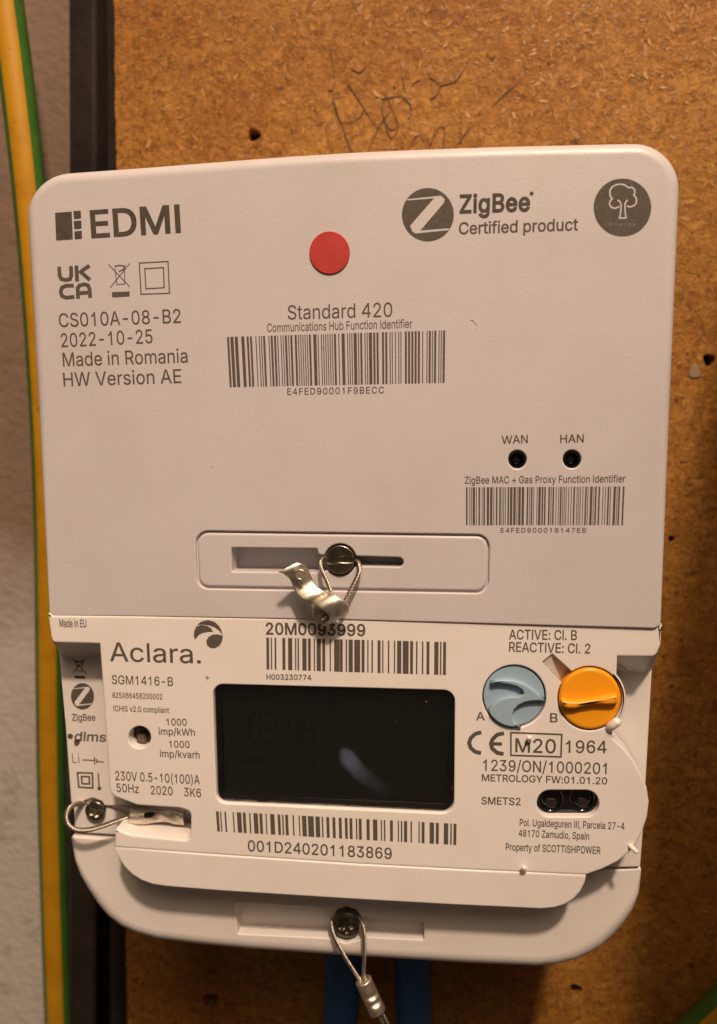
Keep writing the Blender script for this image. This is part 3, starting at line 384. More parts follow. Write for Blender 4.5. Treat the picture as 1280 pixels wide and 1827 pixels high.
def chip_material():
    m = bpy.data.materials.new('chipboard'); m.use_nodes = True; nt = m.node_tree; p = nt.nodes['Principled BSDF']; N = nt.nodes.new; Lk = nt.links.new
    tc = N('ShaderNodeTexCoord')
    def noise(scale, detail, vec=None, rough=.6, dist=0.0):
        n = N('ShaderNodeTexNoise'); n.inputs['Scale'].default_value = scale; n.inputs['Detail'].default_value = detail; n.inputs['Roughness'].default_value = rough; n.inputs['Distortion'].default_value = dist
        Lk(vec or tc.outputs['Object'], n.inputs['Vector']); return n
    warp = noise(260, 3)
    mv = N('ShaderNodeVectorMath'); mv.operation = 'MULTIPLY_ADD'; mv.inputs[1].default_value = (.006, .006, .006); Lk(warp.outputs['Color'], mv.inputs[0]); Lk(tc.outputs['Object'], mv.inputs[2])
    def vor(sx, sz, rot, scale):
        mp = N('ShaderNodeMapping'); mp.inputs['Rotation'].default_value = (0, rot, 0); mp.inputs['Scale'].default_value = (sx, 1, sz); Lk(mv.outputs[0], mp.inputs['Vector'])
        v = N('ShaderNodeTexVoronoi'); v.inputs['Scale'].default_value = scale; Lk(mp.outputs[0], v.inputs['Vector']); return v
    v1 = vor(1, 2.4, .5, 420); v2 = vor(2.2, 1, -.4, 700)
    s1 = N('ShaderNodeSeparateColor'); Lk(v1.outputs['Color'], s1.inputs[0]); s2 = N('ShaderNodeSeparateColor'); Lk(v2.outputs['Color'], s2.inputs[0])
    a = N('ShaderNodeMix'); a.inputs[0].default_value = .5; Lk(s1.outputs[0], a.inputs[2]); Lk(s2.outputs[0], a.inputs[3])
    fine = noise(1500, 4); a2 = N('ShaderNodeMix'); a2.inputs[0].default_value = .35; Lk(a.outputs[0], a2.inputs[2]); Lk(fine.outputs['Fac'], a2.inputs[3])
    cr = N('ShaderNodeValToRGB'); e = cr.color_ramp.elements
    e[0].position = .12; e[0].color = (.13, .048, .009, 1); e[1].position = .95; e[1].color = (.56, .305, .070, 1)
    for pos, c in ((.35, (.28, .118, .017)), (.62, (.39, .18, .032)), (.8, (.47, .235, .045))):
        x = e.new(pos); x.color = (*c, 1)
    Lk(a2.outputs[0], cr.inputs[0])
    big = noise(24, 4); mr = N('ShaderNodeMapRange'); mr.inputs['From Min'].default_value = .38; mr.inputs['From Max'].default_value = .68; mr.inputs['To Min'].default_value = 0; mr.inputs['To Max'].default_value = 1.0; Lk(big.outputs['Fac'], mr.inputs['Value'])
    mx = N('ShaderNodeMix'); mx.data_type = 'RGBA'; mx.blend_type = 'MULTIPLY'; mx.inputs['B'].default_value = (.78, .66, .55, 1); Lk(mr.outputs[0], mx.inputs['Factor']); Lk(cr.outputs[0], mx.inputs['A'])
    spn = noise(330, 2); sm = N('ShaderNodeMapRange'); sm.inputs['From Min'].default_value = .69; sm.inputs['From Max'].default_value = .74; Lk(spn.outputs['Fac'], sm.inputs['Value'])
    mx2 = N('ShaderNodeMix'); mx2.data_type = 'RGBA'; mx2.inputs['B'].default_value = (.08, .035, .012, 1); Lk(sm.outputs[0], mx2.inputs['Factor']); Lk(mx.outputs['Result'], mx2.inputs['A'])
    Lk(mx2.outputs['Result'], p.inputs['Base Color']); p.inputs['Roughness'].default_value = .62; p.inputs['Specular IOR Level'].default_value = .3
    bp = N('ShaderNodeBump'); bp.inputs['Strength'].default_value = .9; bp.inputs['Distance'].default_value = .0006; Lk(a2.outputs[0], bp.inputs['Height'])
    bp2 = N('ShaderNodeBump'); bp2.inputs['Strength'].default_value = .8; bp2.inputs['Distance'].default_value = .0012; n3 = noise(150, 5); Lk(n3.outputs['Fac'], bp2.inputs['Height']); Lk(bp.outputs[0], bp2.inputs['Normal'])
    Lk(bp2.outputs[0], p.inputs['Normal']); return m
def flake_material():
    m = bpy.data.materials.new('wood_flake'); m.use_nodes = True; nt = m.node_tree; p = nt.nodes['Principled BSDF']; N = nt.nodes.new; Lk = nt.links.new
    at = N('ShaderNodeAttribute'); at.attribute_name = 'tone'; cr = N('ShaderNodeValToRGB'); e = cr.color_ramp.elements
    e[0].position = 0; e[0].color = (.13, .055, .014, 1); e[1].position = 1; e[1].color = (.52, .285, .06, 1)
    x = e.new(.5); x.color = (.37, .17, .028, 1); x = e.new(.85); x.color = (.45, .225, .043, 1)
    Lk(at.outputs['Fac'], cr.inputs[0]); Lk(cr.outputs[0], p.inputs['Base Color']); p.inputs['Roughness'].default_value = .5; return m
def wall_material():
    m = bpy.data.materials.new('old_plaster'); m.use_nodes = True; nt = m.node_tree; p = nt.nodes['Principled BSDF']; N = nt.nodes.new; Lk = nt.links.new
    tc = N('ShaderNodeTexCoord')
    def noise(scale, detail):
        n = N('ShaderNodeTexNoise'); n.inputs['Scale'].default_value = scale; n.inputs['Detail'].default_value = detail; Lk(tc.outputs['Object'], n.inputs['Vector']); return n
    sx = N('ShaderNodeSeparateXYZ'); Lk(tc.outputs['Object'], sx.inputs[0])
    nz = noise(18, 5); ad = N('ShaderNodeMath'); ad.operation = 'MULTIPLY_ADD'; ad.inputs[1].default_value = .09; Lk(nz.outputs['Fac'], ad.inputs[0]); Lk(sx.outputs['Z'], ad.inputs[2])
    mr = N('ShaderNodeMapRange'); mr.inputs['From Min'].default_value = -.035; mr.inputs['From Max'].default_value = .015; Lk(ad.outputs[0], mr.inputs['Value'])
    mx = N('ShaderNodeMix'); mx.data_type = 'RGBA'; mx.inputs['A'].default_value = (.44, .40, .36, 1); mx.inputs['B'].default_value = (.20, .132, .092, 1); Lk(mr.outputs[0], mx.inputs['Factor'])
    st = noise(90, 6); sm = N('ShaderNodeMapRange'); sm.inputs['From Min'].default_value = .58; sm.inputs['From Max'].default_value = .7; sm.inputs['To Max'].default_value = .28; Lk(st.outputs['Fac'], sm.inputs['Value'])
    mx2 = N('ShaderNodeMix'); mx2.data_type = 'RGBA'; mx2.inputs['B'].default_value = (.12, .085, .06, 1); Lk(sm.outputs[0], mx2.inputs['Factor']); Lk(mx.outputs['Result'], mx2.inputs['A'])
    Lk(mx2.outputs['Result'], p.inputs['Base Color']); p.inputs['Roughness'].default_value = .8
    n3 = noise(330, 5); bp = N('ShaderNodeBump'); bp.inputs['Strength'].default_value = .8; bp.inputs['Distance'].default_value = .0008; Lk(n3.outputs['Fac'], bp.inputs['Height']); Lk(bp.outputs[0], p.inputs['Normal'])
    return m

# ================================================================== the setting
BOARD = 75.0; WALL = 116.0
bx_top, bx_bot = W(205, 200, BOARD), W(226, 1780, BOARD)
xl = lambda z: bx_top[0] + (bx_bot[0] - bx_top[0]) * (bx_top[1] - z) / (bx_top[1] - bx_bot[1])
holes_px = [(453, 240, 10.5), (1266, 642, 10), (376, 1787, 13), (1028, 1768, 10), (1199, 962, 5)]
rng = random.Random(3)
def ragged(cx, cy, r, d):
    ph = rng.random() * 6; return [W(cx + r * (1 + .14 * math.sin(3 * a + ph) + .08 * math.sin(7 * a)) * math.cos(a), cy + r * (1 + .14 * math.sin(3 * a + ph)) * math.sin(a), d) for a in [2 * math.pi * k / 18 for k in range(18)]]
edge = [(xl(z) + rng.uniform(-.25, .25), z) for z in [170 - 3.0 * k for k in range(130)]]
board_loop = edge + [(330, -217), (330, 170)]
mb = MB().slab(board_loop, [ragged(*h, BOARD) for h in holes_px], BOARD, BOARD + 18, 0.35, 0.5, seg=3, back=True)
board = mb.build('chipboard_panel', chip_material()); board['kind'] = 'structure'
# wood flakes pressed into the board's face
fr = random.Random(11); fv, ff, tone = [], [], []
for i in range(7000):
    zone = fr.random()
    if zone < .55: px, py = fr.uniform(150, 1400), fr.uniform(-60, 330)
    elif zone < .85: px, py = fr.uniform(1060, 1420), fr.uniform(250, 1850)
    else: px, py = fr.uniform(180, 1400), fr.uniform(1600, 1900)
    x, z = W(px, py, BOARD)
    L = min(3.6, .6 + fr.expovariate(1.6)); w = L * fr.uniform(.16, .5); a = fr.uniform(0, math.pi)
    if x < xl(z) + L * .6 or any((px - h[0]) ** 2 + (py - h[1]) ** 2 < (h[2] + 5 + L * 3) ** 2 for h in holes_px): continue
    u, v = Vector((math.cos(a), 0, math.sin(a))), Vector((-math.sin(a), 0, math.cos(a))); tl, tw = fr.uniform(-.05, .05), fr.uniform(-.12, .12)
    b = len(fv); c = Vector((x, BOARD - .02 - fr.random() * .14, z)); k = fr.randint(5, 7)
    pts = [(math.cos(2 * math.pi * j / k) * fr.uniform(.7, 1.1), math.sin(2 * math.pi * j / k) * fr.uniform(.65, 1.1)) for j in range(k)]
    for s, dy in ((1.0, 0), (1.06, .28)):
        for pu, pv in pts:
            q = c + u * (pu * L / 2 * s) + v * (pv * w / 2 * s); fv.append((q.x, q.y + dy + (pu * tl * L + pv * tw * w) * .5, q.z))
    ff.append(tuple(b + j for j in range(k)))
    for j in range(k): ff.append((b + k + j, b + k + (j + 1) % k, b + (j + 1) % k, b + j))
    t = min(1, max(0, fr.gauss(.46, .13))); tone += [t] * (2 * k)
fl = mesh('wood_flakes', fv, ff, flake_material(), board, smooth=False); fl['kind'] = 'stuff'
at = fl.data.attributes.new('tone', 'FLOAT', 'POINT'); at.data.foreach_set('value', tone)
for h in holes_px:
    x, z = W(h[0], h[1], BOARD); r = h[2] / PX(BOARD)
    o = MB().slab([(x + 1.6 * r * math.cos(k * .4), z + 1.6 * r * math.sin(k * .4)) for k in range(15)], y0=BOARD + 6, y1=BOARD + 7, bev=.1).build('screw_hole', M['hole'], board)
# pencil scribble
Z2 = zoomed(380, 100, 2.667)
pen = MB()
strokes = [[(560, -40), (575, 60), (580, 120), (570, 160), (545, 158)], [(572, 200), (590, 260), (620, 340), (640, 400), (664, 462)], [(640, 130), (690, 200), (740, 280), (788, 345)],
           [(570, 205), (600, 300), (650, 315), (700, 290), (718, 250)], [(842, 265), (800, 320), (762, 400), (735, 470)], [(830, 170), (808, 230), (815, 300), (850, 350), (878, 322), (852, 250), (828, 190)],
           [(820, 330), (850, 390), (882, 345), (878, 300)], [(900, 95), (908, 130), (916, 168)], [(945, 145), (960, 125), (992, 108)], [(905, 195), (940, 230), (944, 275), (930, 300)],
           [(1030, 100), (1060, 115), (1082, 150), (1060, 190), (1035, 205)], [(1080, 140), (1150, 120), (1195, 65), (1215, 20)], [(1026, 450), (1060, 360), (1085, 335), (1105, 352), (1096, 440)],
           [(1150, 445), (1190, 385), (1225, 340)], [(948, 425), (958, 390), (985, 375), (1000, 400)], [(660, 60), (700, 75), (725, 50), (760, 20)], [(1330, 240), (1400, 170), (1440, 140)], [(800, 205), (850, 195), (900, 190), (945, 205)]]
for s in strokes:
    P = smooth_path([W3(x, y, BOARD - .22) for x, y in Z2(s)], 6); n = len(P)
    pen.tube(P, .2, 6, rad=[.06 + .07 * abs(math.sin(3.1 * i / n + len(s))) for i in range(n)])
pen.build('pencil_scribble', M['pencil'], board)
bl = [W(1240 + 10 * math.cos(a) * (1 + .3 * math.sin(3 * a)), 662 + 16 * math.sin(a) * (1 + .2 * math.cos(2 * a)), BOARD) for a in [k * .35 for k in range(18)]]
MB().slab(bl, y0=BOARD - .35, y1=BOARD + .1, bev=.3, seg=3).build('paint_blob', M['paint'], board)
# plaster wall behind and beside the board
wz = [(-420, -300), (400, -300), (400, 300), (-420, 300)]
wl = MB().slab(wz, y0=WALL, y1=WALL + 10, bev=.2, seg=2).build('wall', wall_material()); wl['kind'] = 'structure'

# strips standing in for the dark gap beside the board, darkness put into colour
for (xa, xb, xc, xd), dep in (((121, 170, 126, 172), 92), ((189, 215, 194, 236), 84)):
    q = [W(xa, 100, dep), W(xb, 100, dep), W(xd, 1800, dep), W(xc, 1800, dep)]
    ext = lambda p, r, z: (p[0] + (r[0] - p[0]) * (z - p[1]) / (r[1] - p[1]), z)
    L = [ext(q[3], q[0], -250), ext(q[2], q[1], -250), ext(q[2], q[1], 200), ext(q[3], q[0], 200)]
    o = MB().slab(L, y0=dep, y1=WALL - .3, bev=1.5, seg=4).build('dark_gap_strip', M['gap_strip']); o['kind'] = 'structure'

# box on the board to the right, just past the picture's edge; it shades the board beside the meter
eb = thing('equipment_box', 'white equipment box fixed to the chipboard just beside the meter', 'box', (140, BOARD, -20))
x0 = W(1302, 1827, BOARD)[0]; z0 = W(1280, -150, BOARD)[1]
bxl = [(x0, -260, 6), (x0 + 150, -260, 6), (x0 + 150, z0, 6), (x0, z0, 6)]
MB().slab(rounded(bxl), y0=BOARD - 190, y1=BOARD - .2, bev=2, seg=4).build('enclosure', M['box'], eb)

# ================================================================== cables
def earth_cable(name, label, path, r, group, face=(0, -1, 0), split=(-.30, .70), twist=0.0):
    t = thing(name, label, 'cable', path[len(path) // 2], group)
    P = smooth_path(path, 14)
    a0, a1 = math.pi * split[0], math.pi * split[1]
    MB().tube(P, r, 16, a0=a0, a1=a1, up=face).build('yellow_insulation', M['yellow'], t)
    MB().tube(P, r, 16, a0=a1, a1=a0 + 2 * math.pi, up=face).build('green_stripe', M['green'], t)
    return t
cp = [(-14, -160, 80), (8, -20, 80), (27, 120, 80), (48, 300, 80), (64, 470, 81), (76, 640, 83), (85, 820, 86), (89, 1000, 90), (90, 1200, 94), (92, 1400, 97), (97, 1600, 100), (104, 1827, 103), (110, 2000, 105)]
earth_cable('earth_cable', 'thick green and yellow striped cable running down the plaster wall beside the meter', [W3(*p) for p in cp], 5.0, 'earth cables', face=(.25, -1, 0), split=(-.2, .2))
cp2 = [(1120, 1985, 66), (1185, 1895, 66), (1250, 1832, 66), (1320, 1765, 66), (1345, 1742, 66)]
earth_cable('earth_cable', 'green and yellow cable end crossing the bottom corner of the chipboard', [W3(*p) for p in cp2], 5.0, 'earth cables', split=(-.25, .27))
for i, (xa, xb, lab) in enumerate(((612, 606, 'dark blue cable under the meter, nearer the earth cable, passing behind the hanging wire seal'), (737, 742, 'dark blue cable under the meter, beside the hanging crimped ferrule'))):
    c = thing('blue_cable', lab, 'cable', W3(xa, 1740, 58), 'blue cables below the meter')
    MB().tube(smooth_path([W3(xa, 1560, 52), W3(xa, 1660, 56), W3(xa, 1740, 58), W3(xb, 1850, 59), W3(xb, 2000, 59)], 8), 5.6, 20).build('sheath', M['blue'], c)

# ================================================================== communications hub
HY = -0.25
hub = thing('communications_hub', 'large off-white plastic communications hub clipped on above the display unit', 'meter hub', W3(640, 1095, 40))
ho = [(43.5, 312, 80), (250, 297.5, 300), (400, 286, 300), (520, 277, 300), (640, 270, 300), (760, 265, 300), (900, 260.5, 300), (1020, 258, 300), (1217, 254, 82), (1197, 720, 300), (1176, 1117.5, 14), (1000, 1113, 300), (840, 1108.5, 300), (640, 1103.5, 300), (420, 1100, 300), (250, 1097.5, 300), (93.5, 1096.5, 8), (66, 700, 300)]
ho = [(x, y, (r if r < 100 else 0)) for x, y, r in ho]
hub_outer = loop(ho, 1.2, 12)
top_z = W(640, 400, 0)[1]; bot_z = W(640, 1060, 0)[1]
hub_w = lambda x, z: .1 if z < bot_z else 1.0
panel = [(349, 947.5, 22), (875, 954, 22), (872.5, 1058.5, 22), (352, 1050.5, 22)]
led = [(924.5, 819.7, 16), (1021.8, 819.3, 16)]
MB().slab(hub_outer, [loop(panel, HY)] + [[W(x, y, HY) for x, y in circ_px(*l)] for l in led], HY, 62, 2.4, .35, seg=8, weight=hub_w, dep=2.4).build('housing', M['hub'], hub)
for l in led:
    w_ = MB().slab([W(x, y, HY) for x, y in circ_px(l[0], l[1], 15.6)], [[W(x, y, HY) for x, y in circ_px(l[0], l[1], 11.5)]], HY + .25, HY + 4, .3, .3, seg=4).build('indicator_window', M['black'], hub)
    MB().slab([W(x, y, HY) for x, y in circ_px(l[0], l[1], 12)], y0=HY + 1.1, y1=HY + 4, bev=.8, seg=5).build('lens', M['lens'], w_)
# panel flush in its groove, with the seal slot
cpn = [(x + (3.2 if i in (0, 3) else -3.2), y + (3.2 if i < 2 else -3.2), 19) for i, (x, y, r) in enumerate(panel)]
slot = [(413, 977.5, 3), (567, 979, 3), (569, 989, 4), (577, 991, 2)] + circ_px(608, 999, 29, 29, 12, math.radians(200), math.radians(345), False) + [(640, 992.5), (721, 995, 9), (721, 1012, 9), (638, 1010.5)] + circ_px(608, 999, 29, 29, 12, math.radians(28), math.radians(140), False) + [(574, 1022), (414, 1020.5, 3)]
lp = MB().slab(loop(cpn, HY), [loop(slot, HY, 4)], HY + .15, HY + 9, .5, .3, seg=5)
lp.build('seal_panel', M['hub'], hub)
MB().poly([ccw([W(a, b, HY) for a, b in ((405, 970), (735, 970), (735, 1030), (405, 1030))])], HY + 5.5).build('slot_floor', M['hub'], hub)
MB().poly([ccw(loop([(345, 943, 22), (879, 949, 22), (876.5, 1063, 22), (348, 1055, 22)], HY)), cw(loop([(x + (4 if i in (0, 3) else -4), y + (4 if i < 2 else -4), 15) for i, (x, y, r) in enumerate(cpn)], HY))], HY + .75).build('groove_floor', M['hub'], hub)
# slotted screw
def slotted_screw(cx, cy, r, y, parent, ang=0.03):
    P = circ_px(cx, cy, r, n=48); c = math.cos(ang); s_ = math.sin(ang); hw = r * .17
    top = [p for p in circ_px(cx, cy, r, n=49, a0=math.pi + .19, a1=2 * math.pi - .19, close=False)]; bot = [p for p in circ_px(cx, cy, r, n=49, a0=.19, a1=math.pi - .19, close=False)]
    sc_ = MB()
    for part in (top, bot): sc_.slab([W(x, y_, y) for x, y_ in part], y0=y, y1=y + 3, bev=.22, seg=4)
    o = sc_.build('screw_head', M['steel'], parent)
    f = MB().slab([W(x, y_, y) for x, y_ in circ_px(cx, cy, r * .98)], y0=y + .75, y1=y + 4.5, bev=.1).build('screw_slot', M['steel'], o)
    return o
slotted_screw(608, 999, 25.5, HY - .6, hub)
# print on the hub
def P(name, parent, fn, d, m='ink', lift=.03):
    k = Ink(d, lift); fn(k); return k.build(name, M[m], parent)
T = lambda *a, **k: (lambda i: i.text(*a, **k))
Z8 = zoomed(80, 350, 4.923)
for px in ([(88, 140), (235, 130), (245, 375), (98, 385)],): P('logo_block', hub, lambda k: k.area(rounded([(x, y, 1) for x, y in Z8(px)], 3)), HY, 'ink_dark')
def blocks(k):
    for px in ([(250, 125), (315, 122), (318, 190), (255, 197)], [(253, 213), (320, 208), (323, 280), (258, 287)], [(258, 305), (325, 298), (327, 370), (263, 376)]): k.area(rounded([(x, y, 1.5) for x, y in Z8(px)], 3))
P('logo_block', hub, blocks, HY, 'ink_dark')
P('logo_lettering', hub, T('EDMI', 164.7, 423, 322, 413.4, 48, bold=17), HY, 'ink_dark')
HT = [('CS010A-08-B2', 105.5, 583, 323.5, 575.5, 24.6, 0), ('2022-10-25', 109.4, 619, 273, 611.7, 24.6, 0), ('Made in Romania', 112.6, 653.4, 335.6, 646.5, 24.6, 0), ('HW Version AE', 113.6, 688.9, 324.5, 683, 24.6, 0),
      ('Standard 420', 515, 569.8, 701.4, 565, 25.5, -2), ('Communications Hub Function Identifier', 478, 592, 737, 584.8, 15.2, 0), ('E4FED90001F9BECC', 514, 704.4, 686.7, 701.4, 11.6, 4, 60),
      ('WAN', 897, 792, 943, 790, 14.3, 6), ('HAN', 1001, 790, 1042.5, 789, 14.3, 6), ('ZigBee MAC + Gas Proxy Function Identifier', 831, 863, 1116.7, 860, 12.8, 4), ('E4FED900016147E6', 894.8, 950, 1046.4, 950, 8.4, 6, 90),
      ('Certified product', 820.7, 418, 1032, 411, 21, 8)]
for t in HT: P('lettering', hub, T(*t[:6], bold=t[6] + 4, track=(t[7] if len(t) > 7 else 0)), HY)
def zb(k): k.text('ZigBee', 822.6, 380, 945.6, 376.3, 31.5, bold=26, track=18); k.area(circ_px(950, 345.5, 3.6, n=12))
P('logo_lettering', hub, zb, HY, 'ink_dark')
bad = P('round_logo', hub, lambda k: k.area(circ_px(765, 383, 46.3, 47.6, 64)), HY)
Z7 = zoomed(700, 320, 2.667)
zshape = [(95, 236), (88, 222), (203, 90), (72, 101), (78, 94), (236, 78), (254, 94), (249, 113), (137, 244), (277, 233), (270, 242), (115, 258), (99, 248)]
P('letter_mark', bad, lambda k: k.area(Z7(zshape)), HY, 'hub', .05)
tr = P('round_logo', hub, lambda k: k.area(circ_px(1111.7, 370.8, 51.2, 51.6, 64)), HY)
Z2b = zoomed(880, 240, 3.2)
def tree(k):
    k.stroke(Z2b([(724, 412), (700, 424), (678, 418), (667, 398), (672, 378), (683, 370), (670, 350), (670, 322), (684, 300), (708, 288), (738, 286), (760, 294), (774, 306), (795, 303), (810, 316), (812, 335), (806, 348), (820, 365), (822, 390), (808, 408), (786, 416), (766, 410)]), 2.7)
    k.stroke(Z2b([(712, 376), (726, 384), (734, 402), (732, 440), (725, 480), (762, 478), (756, 440), (755, 400), (762, 384), (772, 376)]), 2.6)
P('tree_symbol', tr, tree, HY, 'hub', .05)
P('lettering', tr, T('Energy', 1088, 404, 1136, 403.6, 6.5, bold=4, track=60), HY, 'ink_faint', .05)
def ukca(k):
    w = 6.8
    k.stroke(Z8([(124, 615), (128, 690), (142, 722), (182, 733), (220, 724), (232, 690), (228, 610)]), w); k.stroke(Z8([(277, 605), (283, 745)]), w)
    k.stroke(Z8([(392, 605), (340, 640), (303, 672)]), w); k.stroke(Z8([(315, 660), (396, 733)]), w)
    k.stroke(Z8([(254, 781), (180, 784), (148, 800), (138, 838), (150, 874), (188, 888), (260, 880)]), w)
    k.stroke(Z8([(292, 897), (287, 805), (305, 780), (345, 770), (380, 780), (394, 815), (398, 890)]), w); k.stroke(Z8([(306, 848), (380, 843)]), w)
P('conformity_mark', hub, ukca, HY)
def bin_(k, Z, w, X1, X2, body, lid, bar):
    k.stroke(Z(X1), w); k.stroke(Z(X2), w); k.stroke(Z(body), w); k.stroke(Z(lid), w * 1.6); k.area(Z(bar))
P('waste_bin_symbol', hub, lambda k: bin_(k, Z8, 1.5, [(560, 595), (748, 793)], [(748, 587), (575, 800)], [(616, 630), (634, 772), (704, 768), (700, 628)], [(612, 616), (650, 604), (706, 610), (690, 640), (650, 660)], [(590, 840), (745, 833), (747, 878), (592, 887)]), HY)
def cls2(k, Z, o, i, w): k.stroke(Z(o), w, True); k.stroke(Z(i), w, True)
P('double_square_symbol', hub, lambda k: cls2(k, Z8, [(832, 584), (1085, 570), (1098, 850), (847, 858)], [(880, 634), (1045, 624), (1051, 801), (890, 810)], 2.1), HY)
def random_bars(seed, total):
    r = random.Random(seed); out = []; x = 0
    while x < total - 3:
        w = r.choice((1, 1, 1, 2, 2, 3)); out.append((x + .06, w - .12)); x += w + r.choice((1, 1, 1, 1, 2, 2, 3))
    out.append((total - 2, 2)); return out
P('barcode', hub, lambda k: k.bars((406, 601), (796, 589.3), (795, 683), (411, 690.6), random_bars(5, 200), 200), HY)
P('barcode', hub, lambda k: k.bars((833, 869.3), (1115.5, 867.7), (1112.6, 936.5), (833, 936.8), random_bars(9, 190), 190), HY)
# red sticker
st = MB().slab([W(x, y, HY) for x, y in circ_px(588.7, 451, 36, 38.3, 56)], y0=HY - .28, y1=HY - .02, bev=.12, seg=3).build('round_sticker', M['red'])
st['label'] = 'round red sticker dot on the off-white hub'; st['category'] = 'sticker'

hub.rotation_euler = (0, 0, -.006); hub.location.x += .00012        # sits a touch askew: proud on one side
# ================================================================== electricity meter
met = thing('electricity_meter', 'white electricity meter with dark display, blue and orange buttons, below the hub', 'electricity meter', W3(640, 1500, 60))
BASE = 8.6; FLOOR = 9.6; COVER = 9.2
# front plate
pl = [(86, 1089, 6), (91.5, 1133), (95, 1146.5, 9), (178.5, 1148), (186, 1250), (197, 1412, 4), (206, 1421, 14), (246, 1436, 30), (322, 1441, 12), (341.5, 1447, 12), (341, 1499, 10), (236, 1488.5, 4), (207, 1477, 2), (204.5, 1510),
      (360, 1522), (640, 1540.5), (840, 1551), (1046, 1560), (1075, 1550), (1103, 1536), (1130, 1514), (1147, 1481), (1155, 1456), (1158, 1430), (1154, 1404), (1145, 1381), (1130, 1354), (1112, 1333), (1093, 1316, 2)]
pl += circ_px(1053, 1247, 64.5, 64.5, 18, math.radians(52), math.radians(-43), False)[0:]
pl += [(1101, 1190), (1102, 1171, 1), (1170, 1171.5, 12), (1179, 1150, 6), (1181, 1107, 4), (1175, 1118.7), (1000, 1114.2), (840, 1109.7), (640, 1104.7), (420, 1101.2), (250, 1098.7), (96, 1097.5)]
lcd = [(379.5, 1220.5, 18), (812, 1232, 20), (810.5, 1453, 22), (386, 1433, 18)]
port = rounded([(958.5, 1410, 24), (1069.5, 1410, 24), (1069.5, 1458, 24), (958.5, 1458, 24)], 10)
gr = [(968, 1181), (987, 1166.5), (1021, 1200)] + [(1011, 1208)] + [(1003, 1217)]
A_, B_ = (918, 1243), (1053.2, 1246.5)
bhole = circ_px(B_[0], B_[1], 58, 57.5, 60)
# the groove joins the orange button's hole
bh = [p for p in circ_px(B_[0], B_[1], 58, 57.5, 72, math.radians(212), math.radians(212 + 345), False)]
bh = circ_px(B_[0], B_[1], 58, 57.5, 64, math.radians(236), math.radians(210 + 360), False) + [(968, 1181), (986, 1167)]
holes = [loop(lcd, 0), [W(x, y, 0) for x, y in circ_px(A_[0], A_[1], 57, 56.5, 60)], [W(x, y, 0) for x, y in bh], [W(x, y, 0) for x, y in circ_px(249, 1316, 20)], [W(x, y, 0) for x, y in port]]
MB().slab(loop(pl, .4, 5), holes, 0.0, 7.5, .45, .25, seg=5).build('front_plate', M['plate'], met)
# floors under the groove and round the buttons
g = MB(); g.quad(W3(962, 1180, 0.35), W3(1003, 1225, 3.4), W3(1030, 1202, 3.4), W3(988, 1160, 0.35)); g.build('groove_floor', M['plate'], met)
for c_ in (A_, B_): MB().poly([ccw([W(x, y, 0) for x, y in circ_px(c_[0], c_[1], 60)])], 5.2).build('button_well', M['black'], met)
# sloped undersides of the shoulder
rl = MB(); rl.quad(W3(95, 1146, .7), W3(118, 1174, BASE), W3(192, 1168, BASE), W3(188, 1147.5, .7)); rl.quad(W3(92, 1136, 1.2), W3(107, 1166, BASE), W3(118, 1174, BASE), W3(95, 1146, .7))
rl.build('shoulder_slope', M['plate'], met)
rr = MB(); rr.quad(W3(1092, 1170.3, .7), W3(1090, 1195, BASE), W3(1147, 1200.5, BASE), W3(1165, 1171, .7)); rr.quad(W3(1165, 1171, .7), W3(1147, 1200.5, BASE), W3(1164, 1193, BASE), W3(1178, 1160, 1.4))
rr.build('shoulder_slope', M['plate'], met)
# body behind the plate
bo = [(106, 1150), (119, 1300), (128.5, 1432, 3), (147, 1434, 2), (151, 1428, 3), (166, 1422, 9), (183, 1428, 3), (188, 1436), (260, 1438), (360, 1440), (360, 1560), (1142, 1545, 3), (1147, 1480), (1157, 1300), (1165, 1150), (640, 1110)]
MB().slab(loop(bo, BASE + .5), [], BASE, 60, .25, seg=4).build('body', M['base'], met)
fo = [(131, 1420), (132, 1486), (360, 1500), (360, 1400)]
MB().slab(loop(fo, FLOOR), [], FLOOR, 58, .4, seg=3).build('seal_recess_floor', M['base'], met)
led_m = MB().slab([W(x, y, 0) for x, y in circ_px(249, 1316, 21)], y0=3.2, y1=5, bev=.2).build('pulse_indicator', mat('indicator_amber', (.05, .032, .022), .25), met)
MB().slab(loop([(243, 1310, 1), (259, 1312, 1), (259, 1328, 1), (243, 1326, 1)], 2), y0=2.2, y1=3.2, bev=.25, seg=3).build('lamp_chip', mat('led_chip', (.13, .085, .06), .35), led_m)
# sloped ledge under the side seal
lg = MB(); lg.quad(W3(212, 1470, 6.8), W3(236, 1489.5, .45), W3(337, 1499.5, .45), W3(337, 1483, 6.8)); lg.quad(W3(212, 1470, 6.8), W3(205, 1480, 6.8), W3(205, 1486, .6), W3(236, 1489.5, .45))
lg.build('seal_ledge', M['plate'], met)
# skirt below the plate
sk = [(204.5, 1511.5), (360, 1523.5), (640, 1542), (840, 1552.5), (1046, 1561.5), (1044, 1575), (1037, 1590), (1025, 1604), (1009, 1614.5), (990, 1620.5), (965, 1622.7), (800, 1615), (640, 1606), (400, 1591), (300, 1583), (272, 1579), (252, 1571.5), (235, 1560.5), (221, 1546), (211, 1529)]
zt = W(640, 1542, 0)[1]
MB().slab(loop(sk, 0, 8), [], -.1, 6, .35, seg=5, ydep=lambda x, z: max(0, (zt - z)) * .02).build('skirt', M['plate'], met)
